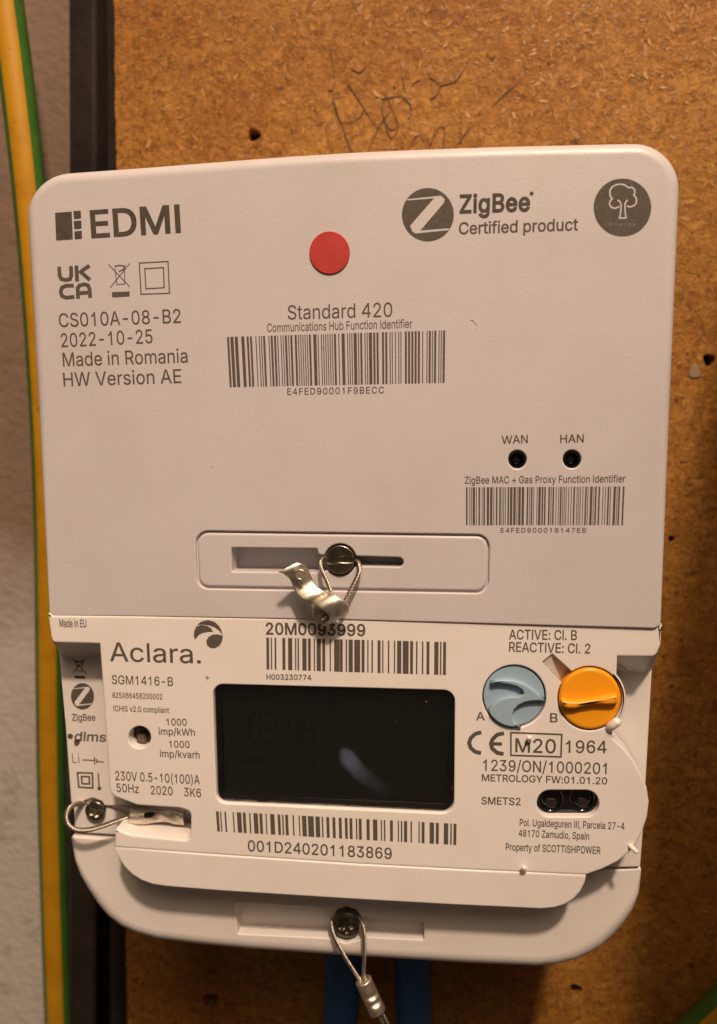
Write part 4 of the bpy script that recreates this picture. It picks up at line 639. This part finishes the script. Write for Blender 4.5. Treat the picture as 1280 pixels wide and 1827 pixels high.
# terminal cover with its slot
co = [(131, 1487, 4), (300, 1500), (700, 1530), (1060, 1548), (1143, 1542, 5), (1141, 1590, 0), (1134, 1622), (1122, 1648), (1105, 1672), (1085, 1692), (1062, 1707), (1035, 1720), (1000, 1729), (960, 1733), (840, 1728), (640, 1715.5), (450, 1702.5), (350, 1693), (280, 1684), (240, 1673), (212, 1660), (185, 1639), (165, 1614), (150, 1586), (140, 1560), (134, 1530)]
zc = W(640, 1520, COVER)[1]; zb_ = W(640, 1660, COVER)[1]
cw_ = lambda x, z: .12 + .88 * (lambda t: t * t * (3 - 2 * t))(max(0, min(1, (zc - z) / (zc - zb_))))
cs = [(420, 1611, 3), (584, 1622, 3), (590, 1632), (600, 1624), (618, 1618), (636, 1624), (646, 1637), (757, 1644, 3), (757, 1678, 3), (655, 1672.5), (640, 1678), (618, 1684), (598, 1678), (584, 1674.5, 3), (424, 1667, 3)]
MB().slab(loop(co, COVER + 1.5, 8), [loop(cs, COVER, 4)], COVER, 60, 4.6, .3, seg=8, weight=cw_, dep=5.5).build('terminal_cover', M['base'], met)
fl_ = MB()
fl_.quad(W3(405, 1655, COVER + 4), W3(425, 1670, COVER + .2), W3(765, 1692, COVER + .2), W3(765, 1668, COVER + 4)); fl_.quad(W3(405, 1600, COVER + 5), W3(405, 1660, COVER + 4), W3(765, 1672, COVER + 4), W3(765, 1622, COVER + 5))
fl_.build('slot_floor', M['base'], met)
# screws
def cross_screw(cx, cy, r, y, parent, m, dome=1.0, rot=.3):
    v, f = [], []; n = 56; c = W3(cx, cy, y); R = r / PX(y); rings = 18; R_ = []
    for i in range(rings + 1):
        rr = R * (i / rings)
        for k in range(n):
            a = 2 * math.pi * k / n; x, z = rr * math.cos(a), rr * math.sin(a)
            u, w = x * math.cos(rot) + z * math.sin(rot), -x * math.sin(rot) + z * math.cos(rot)
            dy = -dome * (1 - (i / rings) ** 2)
            ar = R * .2
            depth = max(0, 1 - max(abs(u) / (R * .66), abs(w) / ar)) if abs(u) < R * .66 else 0
            depth = max(depth, max(0, 1 - max(abs(w) / (R * .66), abs(u) / ar)))
            dy += min(.9, depth * 3.0) * .8
            v.append((c.x + x, c.y + dy, c.z + z))
    for i in range(rings):
        for k in range(n):
            k2 = (k + 1) % n
            f.append((i * n + k, (i + 1) * n + k, (i + 1) * n + k2, i * n + k2))
    b = len(v); v += [(v[rings * n + k][0], c.y + 3, v[rings * n + k][2]) for k in range(n)]
    for k in range(n): f.append((rings * n + k, b + k, b + (k + 1) % n, rings * n + (k + 1) % n))
    return mesh('screw', v, f, m, parent)
cross_screw(169, 1448, 20, FLOOR - 1.2, met, M['steel'], .5, .5)
cross_screw(618, 1651, 26.5, COVER + .2, met, M['steel_dark'], 1.0, .2)
# display
dsp = MB().slab([(x, z) for x, z in loop([(374, 1214, 18), (818, 1226, 20), (816, 1459, 22), (380, 1439, 18)], 0)], [loop([(391, 1229, 8), (803, 1240, 8), (801, 1440, 8), (396, 1422, 8)], 0)], 1.6, 5, .3, .3, seg=4).build('display', M['black'], met)
MB().poly([ccw([W(a, b, 0) for a, b in ((384, 1222), (810, 1234), (808, 1447), (390, 1428))])], 2.6).build('screen', M['lcd'], dsp)
k = Ink(2.6, .03)
def seg7(k, ch, x, y, w, h, t, sl):
    S = {'8': 'abcdefg', '3': 'abgcd', '6': 'acdefg', '0': 'abcdef'}[ch]
    pt = lambda u, v_: (x + u * w + sl * v_ * h * 0, y + v_ * h)
    for s_ in S:
        a, b = {'a': ((.12, 0), (.88, 0)), 'g': ((.12, .5), (.88, .5)), 'd': ((.12, 1), (.88, 1)), 'f': ((0, .06), (0, .46)), 'e': ((0, .54), (0, .94)), 'b': ((1, .06), (1, .46)), 'c': ((1, .54), (1, .94))}[s_]
        k.stroke([pt(*a), pt(*b)], t)
for i, ch in enumerate('83 86'):
    if ch != ' ': seg7(k, ch, 446 + i * 26 - (8 if i > 2 else 0), 1273 + i * .8, 19, 50, 5.5, 0)
k.area(circ_px(503, 1325, 3, n=10))
k.text('Meter Balance', 404, 1250, 600, 1254, 13, bold=4, track=30); k.text('Manu', 494, 1369, 540, 1371, 13, bold=4)
k.area([(420, 1350), (476, 1352), (476, 1362), (420, 1360)], ); k.stroke([(424, 1356), (425, 1400)], 5); k.stroke([(548, 1350), (549, 1372)], 4); k.stroke([(560, 1352), (561, 1373)], 4)
k.build('segments', M['segment'], dsp)
es = MB()
for a, b in ((396, 421), (424, 460), (478, 580), (584, 618), (622, 700), (704, 742), (746, 800)):
    yy = lambda x: 1424 + (x - 396) * .05
    es.quad(W3(a, yy(a), 1.5), W3(a, yy(a) + 6, 1.5), W3(b, yy(b) + 6, 1.5), W3(b, yy(b), 1.5))
es.build('edge_strip', M['lcd_edge'], dsp)
MB().quad(W3(398, 1411, 2.55), W3(398, 1413.5, 2.55), W3(802, 1432.5, 2.55), W3(802, 1430, 2.55)).build('screen_edge', mat('lcd_border', (.03, .04, .022), .4), dsp)
MB().slab(loop([(381.5, 1222.5, 17), (810, 1234, 19), (808.5, 1451, 21), (388, 1431, 17)], 0), [], .75, 1.45, .12, seg=3, back=True).build('glass_pane', M['glass'], dsp)
for x, y, r in ((761, 1254, 1.5), (707, 1290, .7), (806, 1408, .7), (470, 1400, .6)):
    MB().slab([W(q[0], q[1], 0) for q in circ_px(x, y, r, r * .7, 8)], y0=.7, y1=.76, bev=.01, seg=2).build('dust_speck', M['dust'], dsp)
# buttons
ZA = zoomed(840, 1170, 4.2667)
ba = MB().slab([W(x, y, 0) for x, y in circ_px(A_[0], A_[1], 54.6, 54, 64)], y0=.5, y1=5, bev=.3, seg=5).build('button', M['blue_button'], met); ba['label'] = 'round blue-grey button with raised swirl'
rim = circ_px(A_[0], A_[1], 52.5, 52, 14, math.radians(78), math.radians(152), False)
sw = [(152, 196), (200, 180), (262, 174), (330, 180), (400, 204), (460, 240), (515, 285), (566, 335), (520, 332), (468, 334), (410, 345), (362, 368), (330, 400), (316, 440), (320, 480), (345, 515), (385, 538)]
sw2 = [(140, 396), (180, 355), (230, 322), (300, 304), (360, 302), (398, 290), (404, 270), (385, 245), (345, 222), (290, 208), (230, 202), (160, 207)]
swl = ZA(sw) + rim[1:-1] + ZA(sw2)
MB().slab([W(x, y, 0) for x, y in swl], y0=-.9, y1=1, bev=.3, seg=4).build('raised_swirl', M['blue_button'], ba)
bb = MB().slab([W(x, y, 0) for x, y in circ_px(B_[0], B_[1], 55.6, 55, 64)], y0=-.4, y1=5, bev=.7, seg=5).build('button', M['orange_button'], met); bb['label'] = 'round orange button with a raised grip bar'
gp = [tuple(p) for p in smooth_path(ZA([(692, 345), (705, 334), (770, 341), (880, 334), (1000, 312), (1080, 296), (1110, 298), (1116, 330), (1108, 352), (1060, 362), (960, 360), (860, 374), (790, 392), (730, 390), (702, 372)]), 4, True)]
MB().slab(inset(ccw([W(x, y, -1) for x, y in gp]), -.15), y0=-2.0, y1=0, bev=.6, seg=6, dep=1.1).build('grip_bar', M['orange_button'], bb)
# optical port
op = MB().slab([W(x, y, 0) for x, y in rounded([(955, 1407, 26), (1073, 1407, 26), (1073, 1461, 26), (955, 1461, 26)], 10)], [[W(x, y, 0) for x, y in circ_px(985.5, 1433, 20)], [W(x, y, 0) for x, y in circ_px(1042.5, 1432, 20)]], 1.8, 5, .3, .5, seg=4).build('optical_port', M['lens'], met)
for cx in (985.5, 1042.5):
    MB().slab([W(x, y, 0) for x, y in circ_px(cx, 1432.5, 20.5)], [], 2.5, 5, 1.2, seg=6, dep=.3).build('lens', M['lens'], op)
for cx in (984, 1041):
    MB().slab(loop([(cx - 10, 1424, 2), (cx + 9, 1426, 2), (cx + 8, 1443, 2), (cx - 9, 1441, 2)], 2.3), y0=2.3, y1=3, bev=.1, seg=2).build('sensor_chip', mat('sensor_chip', (.022, .018, .017), .2), op)
# moulding nubs
def nub(pts, r, d0):
    P_ = smooth_path([W3(x, y, d) for x, y, d in pts], 5); n = len(P_)
    MB().tube([P_[0] - (P_[1] - P_[0]).normalized() * r * .7] + P_ + [P_[-1] + (P_[-1] - P_[-2]).normalized() * r * .7], r, 12, rad=[r * .35] + [r] * n + [r * .35]).build('moulding_nub', M['nub'], met)
nub([(944.5, 1322, 0), (944.5, 1316, -1.2)], .5, 0); nub([(1088, 1298, .2), (1094, 1294, -.6), (1102, 1287, -.9)], .95, 0); nub([(1124, 1509, .2), (1130, 1514, -.8), (1136, 1520, -1)], .5, 0); nub([(935.5, 1556, .2), (935.5, 1548, -1.4)], .52, 0)

# a hair and grime caught on the plastic
MB().tube(smooth_path([W3(1101, 1186, 4.2), W3(1108, 1187, 4.4), W3(1114, 1192, 5.0), W3(1117, 1196, 5.6)], 5), .07, 5).build('hair', M['hair'], met)
MB().tube(smooth_path([W3(842, 571, HY - .03), W3(848, 572, HY - .12), W3(854, 580, HY - .1), W3(852, 588, HY - .03)], 5), .045, 5).build('lint', M['dust'], hub)
MB().tube(smooth_path([W3(362 + 11, 1224 - 14, -.08), W3(368, 1207, -.1), W3(371, 1213, -.1)], 5), .05, 5).build('hair', M['hair'], met)
# print on the plate
MT = [('Made in EU', 107, 1118.6, 154.5, 1119.4, 13.6, 8), ('SGM1416-B', 200, 1220.3, 309, 1224, 15.6, 2), ('825X66458200002', 201, 1245, 289.8, 1248, 9.6, 7), ('ICHIS v2.0 compliant', 203, 1268.7, 302, 1272.4, 9.8, 7),
      ('1000', 297.7, 1294.3, 333.4, 1295, 12.2, 5), ('imp/kWh', 283.6, 1311, 348, 1313, 12.4, 5), ('1000', 302.5, 1333.7, 338.5, 1334.8, 12.2, 5), ('imp/kvarh', 286, 1350.6, 356.5, 1353.4, 12.4, 5),
      ('230V 0.5-10(100)A', 206.3, 1392, 356.8, 1399.5, 16, 4), ('50Hz', 208.5, 1413, 248, 1415, 15, 4), ('2020', 269.6, 1417.3, 308.4, 1419, 15, 4), ('3K6', 328.6, 1420.6, 359, 1422.6, 15, 4),
      ('20M0093999', 475.5, 1131.7, 651.7, 1134.7, 20.5, 13), ('H003230774', 476, 1212.4, 555.7, 1213.9, 9.4, 12), ('001D240201183869', 443, 1518.7, 699.3, 1533, 19.5, 5),
      ('ACTIVE: Cl. B', 909, 1140.5, 1029.6, 1142, 17.2, 6), ('REACTIVE: Cl. 2', 909, 1162.5, 1053.3, 1166, 17, 6), ('A', 850.5, 1285.2, 865.3, 1285.2, 14.5, 6), ('B', 982, 1288.6, 995, 1289, 16, 6),
      ('M20', 920.3, 1342, 991.8, 1344, 24.5, 5), ('1964', 1010.4, 1343, 1082.6, 1344, 22, 3), ('1239/ON/1000201', 862.6, 1375, 1082.6, 1381.5, 20, 2), ('METROLOGY FW:01.01.20', 860.5, 1393.5, 1083.6, 1399.7, 12.2, 8),
      ('SMETS2', 859.8, 1435, 929, 1436.8, 13, 8), ('Pol. Ugaldeguren III, Parcela 27-4', 927.9, 1473.6, 1114.5, 1480.5, 12.4, 7), ('48170 Zamudio, Spain', 926, 1492.5, 1051.6, 1498.4, 12.4, 7), ('Property of SCOTTISHPOWER', 903, 1517.3, 1071.6, 1524, 12.8, 7)]
for t in MT: P('lettering', met, T(*t[:6], bold=t[6] + 4), 0)
P('logo_lettering', met, T('Aclara.', 197, 1179.5, 358.7, 1183.8, 33.5, bold=4), 0)
Z6 = zoomed(60, 1060, 3.5555)
def swirl(k):
    cl = lambda pts: [tuple(p) for p in smooth_path(Z6(pts), 3, True)]
    k.area(Z6([(1038, 196), (1058, 178), (1085, 168), (1112, 165), (1148, 176), (1178, 203), (1194, 235), (1200, 260), (1180, 234), (1150, 212), (1115, 199), (1075, 194)]))
    k.area(Z6([(1024, 290), (1017, 262), (1021, 230), (1034, 204), (1065, 196), (1100, 201), (1126, 216), (1140, 240), (1110, 240), (1075, 246), (1048, 260)]))
    k.area(Z6([(1202, 264), (1170, 256), (1140, 256), (1112, 270), (1096, 296), (1102, 326), (1124, 343), (1150, 344), (1178, 330), (1196, 302)]))
P('swirl_logo', met, swirl, 0)
B3 = [(308, 13), (329, 6), (347, 8), (384, 14), (411, 20), (444, 6), (456, 7), (479, 20), (506, 13), (533, 6), (547, 20), (574, 14), (609, 6), (630, 26), (657, 14), (685, 7), (699, 20), (726, 28), (761, 14), (788, 6), (808, 7), (837, 14), (859, 6), (886, 7), (915, 6), (930, 20), (957, 28), (992, 14), (1020, 7), (1048, 7), (1070, 14), (1107, 20), (1134, 7), (1149, 14)]
B4 = [(68, 13), (87, 6), (108, 8), (147, 6), (167, 21), (195, 14), (225, 7), (246, 21), (274, 14), (303, 6), (325, 21), (361, 13), (382, 7), (397, 14), (432, 7), (461, 6), (477, 21), (505, 28), (541, 21), (571, 7), (593, 14), (622, 14), (652, 14), (681, 13), (703, 14), (733, 7), (747, 14), (784, 15), (815, 21), (852, 6), (867, 7), (896, 14), (933, 6), (948, 7), (963, 15), (994, 7), (1032, 6), (1047, 14), (1085, 21), (1115, 14), (1153, 21), (1184, 7), (1199, 14)]
P('barcode', met, lambda k: k.bars((475.5, 1137.4), (796.5, 1145.6), (796, 1204.5), (476, 1194.4), B3), 0)
P('barcode', met, lambda k: k.bars((385.5, 1447.5), (815, 1470), (814.5, 1508), (388, 1483.5), B4), 0)
Z8m = zoomed(800, 1080, 2.909)
def cem(k):
    k.stroke(Z8m([(172, 659), (140, 668), (117, 690), (109, 715), (117, 740), (140, 760), (171, 768)]), 7); k.stroke(Z8m([(290, 664), (255, 672), (230, 696), (222, 720), (230, 745), (255, 766), (288, 772)]), 7); k.stroke(Z8m([(230, 719), (280, 720)]), 6)
P('conformity_mark', met, cem, 0)
P('box_outline', met, lambda k: k.stroke(Z8m([(326, 661), (590, 671), (586, 787), (326, 779)]), 3, True), 0)
# print on the recessed side strip
Z3 = zoomed(60, 1060, 6.4); SB = BASE
P('waste_bin_symbol', met, lambda k: bin_(k, Z3, 1.5, [(445, 742), (600, 905)], [(592, 742), (450, 895)], [(490, 775), (500, 880), (550, 880), (562, 775)], [(465, 765), (520, 772), (570, 765)], [(470, 930), (588, 935), (588, 968), (470, 962)]), SB)
zl = P('round_logo', met, lambda k: k.area(circ_px(147.3, 1242.5, 20.6, 23.6, 48)), SB)
zz = [(147.3 + (x - 174) / 123 * 20.6, 1242.5 + (y - 168) / 123 * 23.6) for x, y in zshape]
P('letter_mark', zl, lambda k: k.area(zz), SB, 'base', .05)
P('lettering', met, T('ZigBee', 129.5, 1286, 170.5, 1286, 11.8, bold=14), SB)
def dl(k):
    k.text('dlms', 133, 1321.6, 188.5, 1323.5, 16, bold=14, slant=.15); k.area(circ_px(125.5, 1314, 5, 5, 16)); k.area(Z6([(258, 925), (290, 920), (296, 940), (285, 960), (265, 966), (258, 950)]))
P('lettering', met, dl, SB)
def li(k):
    k.text('Li', 129.8, 1361.5, 142.5, 1361.5, 17, bold=-6); k.stroke(Z6([(310, 1052), (385, 1056)]), 2); k.stroke(Z6([(386, 1035), (388, 1082)]), 2.2); k.stroke(Z6([(400, 1046), (402, 1074)]), 2.2); k.stroke(Z6([(402, 1062), (446, 1066)]), 2)
P('battery_symbol', met, li, SB)
P('double_square_symbol', met, lambda k: cls2(k, Z6, [(279, 1134), (373, 1136), (376, 1231), (287, 1225)], [(304, 1158), (353, 1159), (355, 1205), (308, 1203)], 3), SB)
P('thermometer_symbol', met, lambda k: (k.stroke(Z6([(410, 1135), (416, 1225)]), 2.4), k.area(circ_px(177.4, 1407, 3.6, n=14))), SB)

# ================================================================== wire seals
def strip(profile, vec, th, mb=None, closed=False):
    """a bent metal strip: profile of 3-D points, swept along vec, th thick"""
    mb = mb or MB(); P_ = [Vector(p) for p in profile]; V = Vector(vec); vn = V.normalized(); n = len(P_); N = []
    for i in range(n):
        t = (P_[(i + 1) % n] - P_[i - 1]) if closed else (P_[min(i + 1, n - 1)] - P_[max(i - 1, 0)])
        N.append(t.cross(vn).normalized() * (th / 2))
    rows = []
    for s_, e in ((-1, 0), (-1, .06), (-1, .94), (-1, 1), (1, 1), (1, .94), (1, .06), (1, 0)):
        k_ = .75 if e in (0, 1) else 1.0
        rows.append([p + V * e + nn * s_ * k_ for p, nn in zip(P_, N)])
    b = len(mb.v)
    for r in rows: mb.v += [tuple(q) for q in r]
    m = len(rows)
    for j in range(m):
        j2 = (j + 1) % m
        for i in range(n if closed else n - 1):
            i2 = (i + 1) % n
            mb.f.append((b + j * n + i, b + j * n + i2, b + j2 * n + i2, b + j2 * n + i))
    if not closed:
        mb.flat.append(len(mb.f)); mb.f.append(tuple(b + j * n for j in range(m))); mb.flat.append(len(mb.f)); mb.f.append(tuple(b + j * n + n - 1 for j in range(m - 1, -1, -1)))
    return mb
# hub seal
sa = thing('wire_seal', 'steel wire loop with a bent stamped metal tag hanging from the slotted hub screw', 'wire seal', W3(590, 1060, -3), 'wire seals')
wire([W3(622, 1000, 2.2), W3(600, 996, 3.0), W3(580, 996, .5), W3(573.5, 1003, -1.4), W3(574, 1016, -2.4), W3(582, 1034, -2.8), (W3(590, 1055, -3.2)), W3(594, 1075, -3.6), W3(588, 1095, -3.8)]).build('wire', M['wire'], sa)
wire([W3(604, 1001, 3.2), W3(628, 999, 2.4), W3(639, 1002, -.4), W3(642.5, 1011, -2.0), W3(638, 1028, -2.6), W3(627, 1050, -3.0), W3(614, 1076, -3.4), W3(600, 1095, -3.8)]).build('wire', M['wire'], sa)
vec = W3(531, 1004, -4) - W3(498, 1021, -5.2)
prof = smooth_path([W3(497, 1021, -6.4), W3(507, 1024, -6.2), W3(517, 1033, -5.0), W3(524, 1048, -4.2), W3(531, 1061, -4.4), W3(542, 1070, -5.0), W3(554, 1076, -4.6), W3(559, 1086, -3.2), W3(562, 1098, -2.6)], 5)
tg = strip(prof, vec, .75).build('stamped_tag', M['alu'], sa)
fvec = W3(606, 1078, -3.4) - W3(572, 1096, -4.2)
lp_ = smooth_path([W3(561, 1078, -5.2), W3(557, 1086, -4.0), W3(560, 1099, -3.0), W3(568, 1110, -2.8), W3(578, 1114.5, -3.2), W3(587, 1110, -4.2), W3(588.5, 1100, -5.2), W3(581, 1091, -5.8), W3(571, 1085, -6.0)], 4, True)
strip(lp_, fvec, .8, closed=True).build('crimp_sleeve', M['alu'], sa)
wr = MB()
for dx, dy in ((0, 0), (7, 5), (3, 8)):
    wire([W3(570 + dx, 1098 + dy, -4.6), W3(585 + dx, 1090 + dy, -4.2), W3(600 + dx, 1082 + dy, -3.8)], r=.45, mb=wr)
wr.build('wire_end', M['wire'], sa)
stm = MB()
for s_ in ([(545, 1016), (538, 1013), (531, 1016), (529, 1022), (534, 1028), (540, 1030), (541, 1035), (536, 1038)],):
    stm.tube(smooth_path([W3(x - 2, y + 4, -6.25 + (y - 1013) * .045) for x, y in s_], 5), .22, 6)
stm.build('stamped_letter', M['alu'], tg)
# side seal
sb_ = thing('wire_seal', 'looped steel wire and flattened ferrule in the recess beside the cross-head screw', 'wire seal', W3(180, 1470, 8), 'wire seals')
wire([W3(246, 1450, 6.0), W3(228, 1444, 7.5), W3(205, 1438, 9.4), W3(180, 1434, 10.2), W3(155, 1432, 10.0), W3(138, 1434, 7.5), W3(124, 1442, 5.2), W3(117.5, 1456, 4.2), W3(121, 1471, 3.8), W3(134, 1480, 3.8), W3(155, 1481, 4.0), W3(180, 1475, 4.4), W3(206, 1465.5, 4.8), W3(230, 1457, 5.2), W3(250, 1453, 5.6)], r=.62).build('wire', M['wire'], sb_)
# flattened ferrule: round at one end, pressed flat and wavy at the other
fv_, ff_ = [], []; n = 22; secs = []
for i in range(25):
    t = i / 24; x = 234 + t * 96; yc = 1455.5 + t * 3 + 2.2 * math.sin(t * 7 + .3) * min(1, t * 2); flat_ = max(0, min(1, (t - .16) / .25))
    hy = 15.5 - 2.0 * flat_ - 2.5 * max(0, t - .7) + 1.2 * math.sin(t * 9) * flat_; hd = 1.75 - .75 * flat_
    c = W3(x, yc, 5.0 + .3 * flat_)
    for k_ in range(n):
        a = 2 * math.pi * k_ / n; ca, sa_ = math.cos(a), math.sin(a)
        wob = 1 + .16 * flat_ * math.sin(6 * t * 3 + 3 * a)
        sh = abs(ca) ** (1 - .4 * flat_) * (1 if ca > 0 else -1)
        fv_.append((c.x, c.y + sa_ * hd * wob, c.z + sh * hy / PX(5)))
for i in range(24):
    for k_ in range(n):
        k2 = (k_ + 1) % n; ff_.append((i * n + k_, i * n + k2, (i + 1) * n + k2, (i + 1) * n + k_))
ff_.append(tuple(range(n - 1, -1, -1))); ff_.append(tuple(24 * n + q for q in range(n)))
mesh('ferrule', fv_, ff_, M['alu'], sb_, True, (len(ff_) - 1, len(ff_) - 2))
MB().slab(loop([(257, 1451, 2), (276, 1452, 1), (273, 1458, 2), (258, 1460, 2)], 4), y0=3.75, y1=5, bev=.1, seg=2).build('crimp_slot', M['black'], sb_)
# terminal cover seal
sd = thing('wire_seal', 'steel wire loop with a crimped ferrule hanging below the terminal cover screw', 'wire seal', W3(650, 1740, 4), 'wire seals')
wire([W3(618, 1640, 11), W3(600, 1636, 10.5), W3(592, 1645, 8.6), W3(594, 1664, 7.4), W3(603, 1685, 6.6), W3(618, 1712, 6), W3(633, 1735, 5.6), W3(650, 1762, 5.2), W3(668, 1797, 5), W3(683, 1826, 5), W3(700, 1862, 5.5)], r=.5).build('wire', M['wire'], sd)
wire([W3(612, 1638, 11), W3(634, 1634, 10.2), W3(644, 1640, 8.8), W3(649, 1658, 7.6), W3(650.5, 1682, 6.8), W3(650.5, 1712, 6), W3(650, 1742, 5.6), W3(660, 1766, 5.2), W3(675, 1795, 5), W3(692, 1828, 4.8), W3(712, 1866, 5.2)], r=.5).build('wire', M['wire'], sd)
a, b = W3(648.5, 1749, 5.2), W3(674.5, 1806, 5.0); ax = (b - a); L = ax.length; n = 24; v_, f_ = [], []
fr_ = frames([a, b], up=(0, -1, 0))[0]; R = 16.6 / PX(5)
for i in range(41):
    t = i / 40; p = a + ax * t
    for k_ in range(n):
        th = 2 * math.pi * k_ / n; dirv = fr_[1] * math.cos(th) + fr_[2] * math.sin(th); rr = R
        if i in (0, 40): rr = R * .93
        for tc_, sk_ in ((.42, -.04), (.66, -.02)):                 # crimp dents on the lit side
            face = max(0, math.cos(th - math.radians(-38))); q = math.exp(-((t - tc_ - sk_ * math.sin(th)) / .065) ** 2) * face ** 1.5; rr -= R * .30 * q
        v_.append(tuple(p + dirv * rr))
for i in range(40):
    for k_ in range(n):
        k2 = (k_ + 1) % n; f_.append((i * n + k_, i * n + k2, (i + 1) * n + k2, (i + 1) * n + k_))
f_.append(tuple(range(n - 1, -1, -1))); f_.append(tuple(40 * n + q for q in range(n)))
mesh('ferrule', v_, f_, M['alu'], sd, True, (len(f_) - 1, len(f_) - 2))
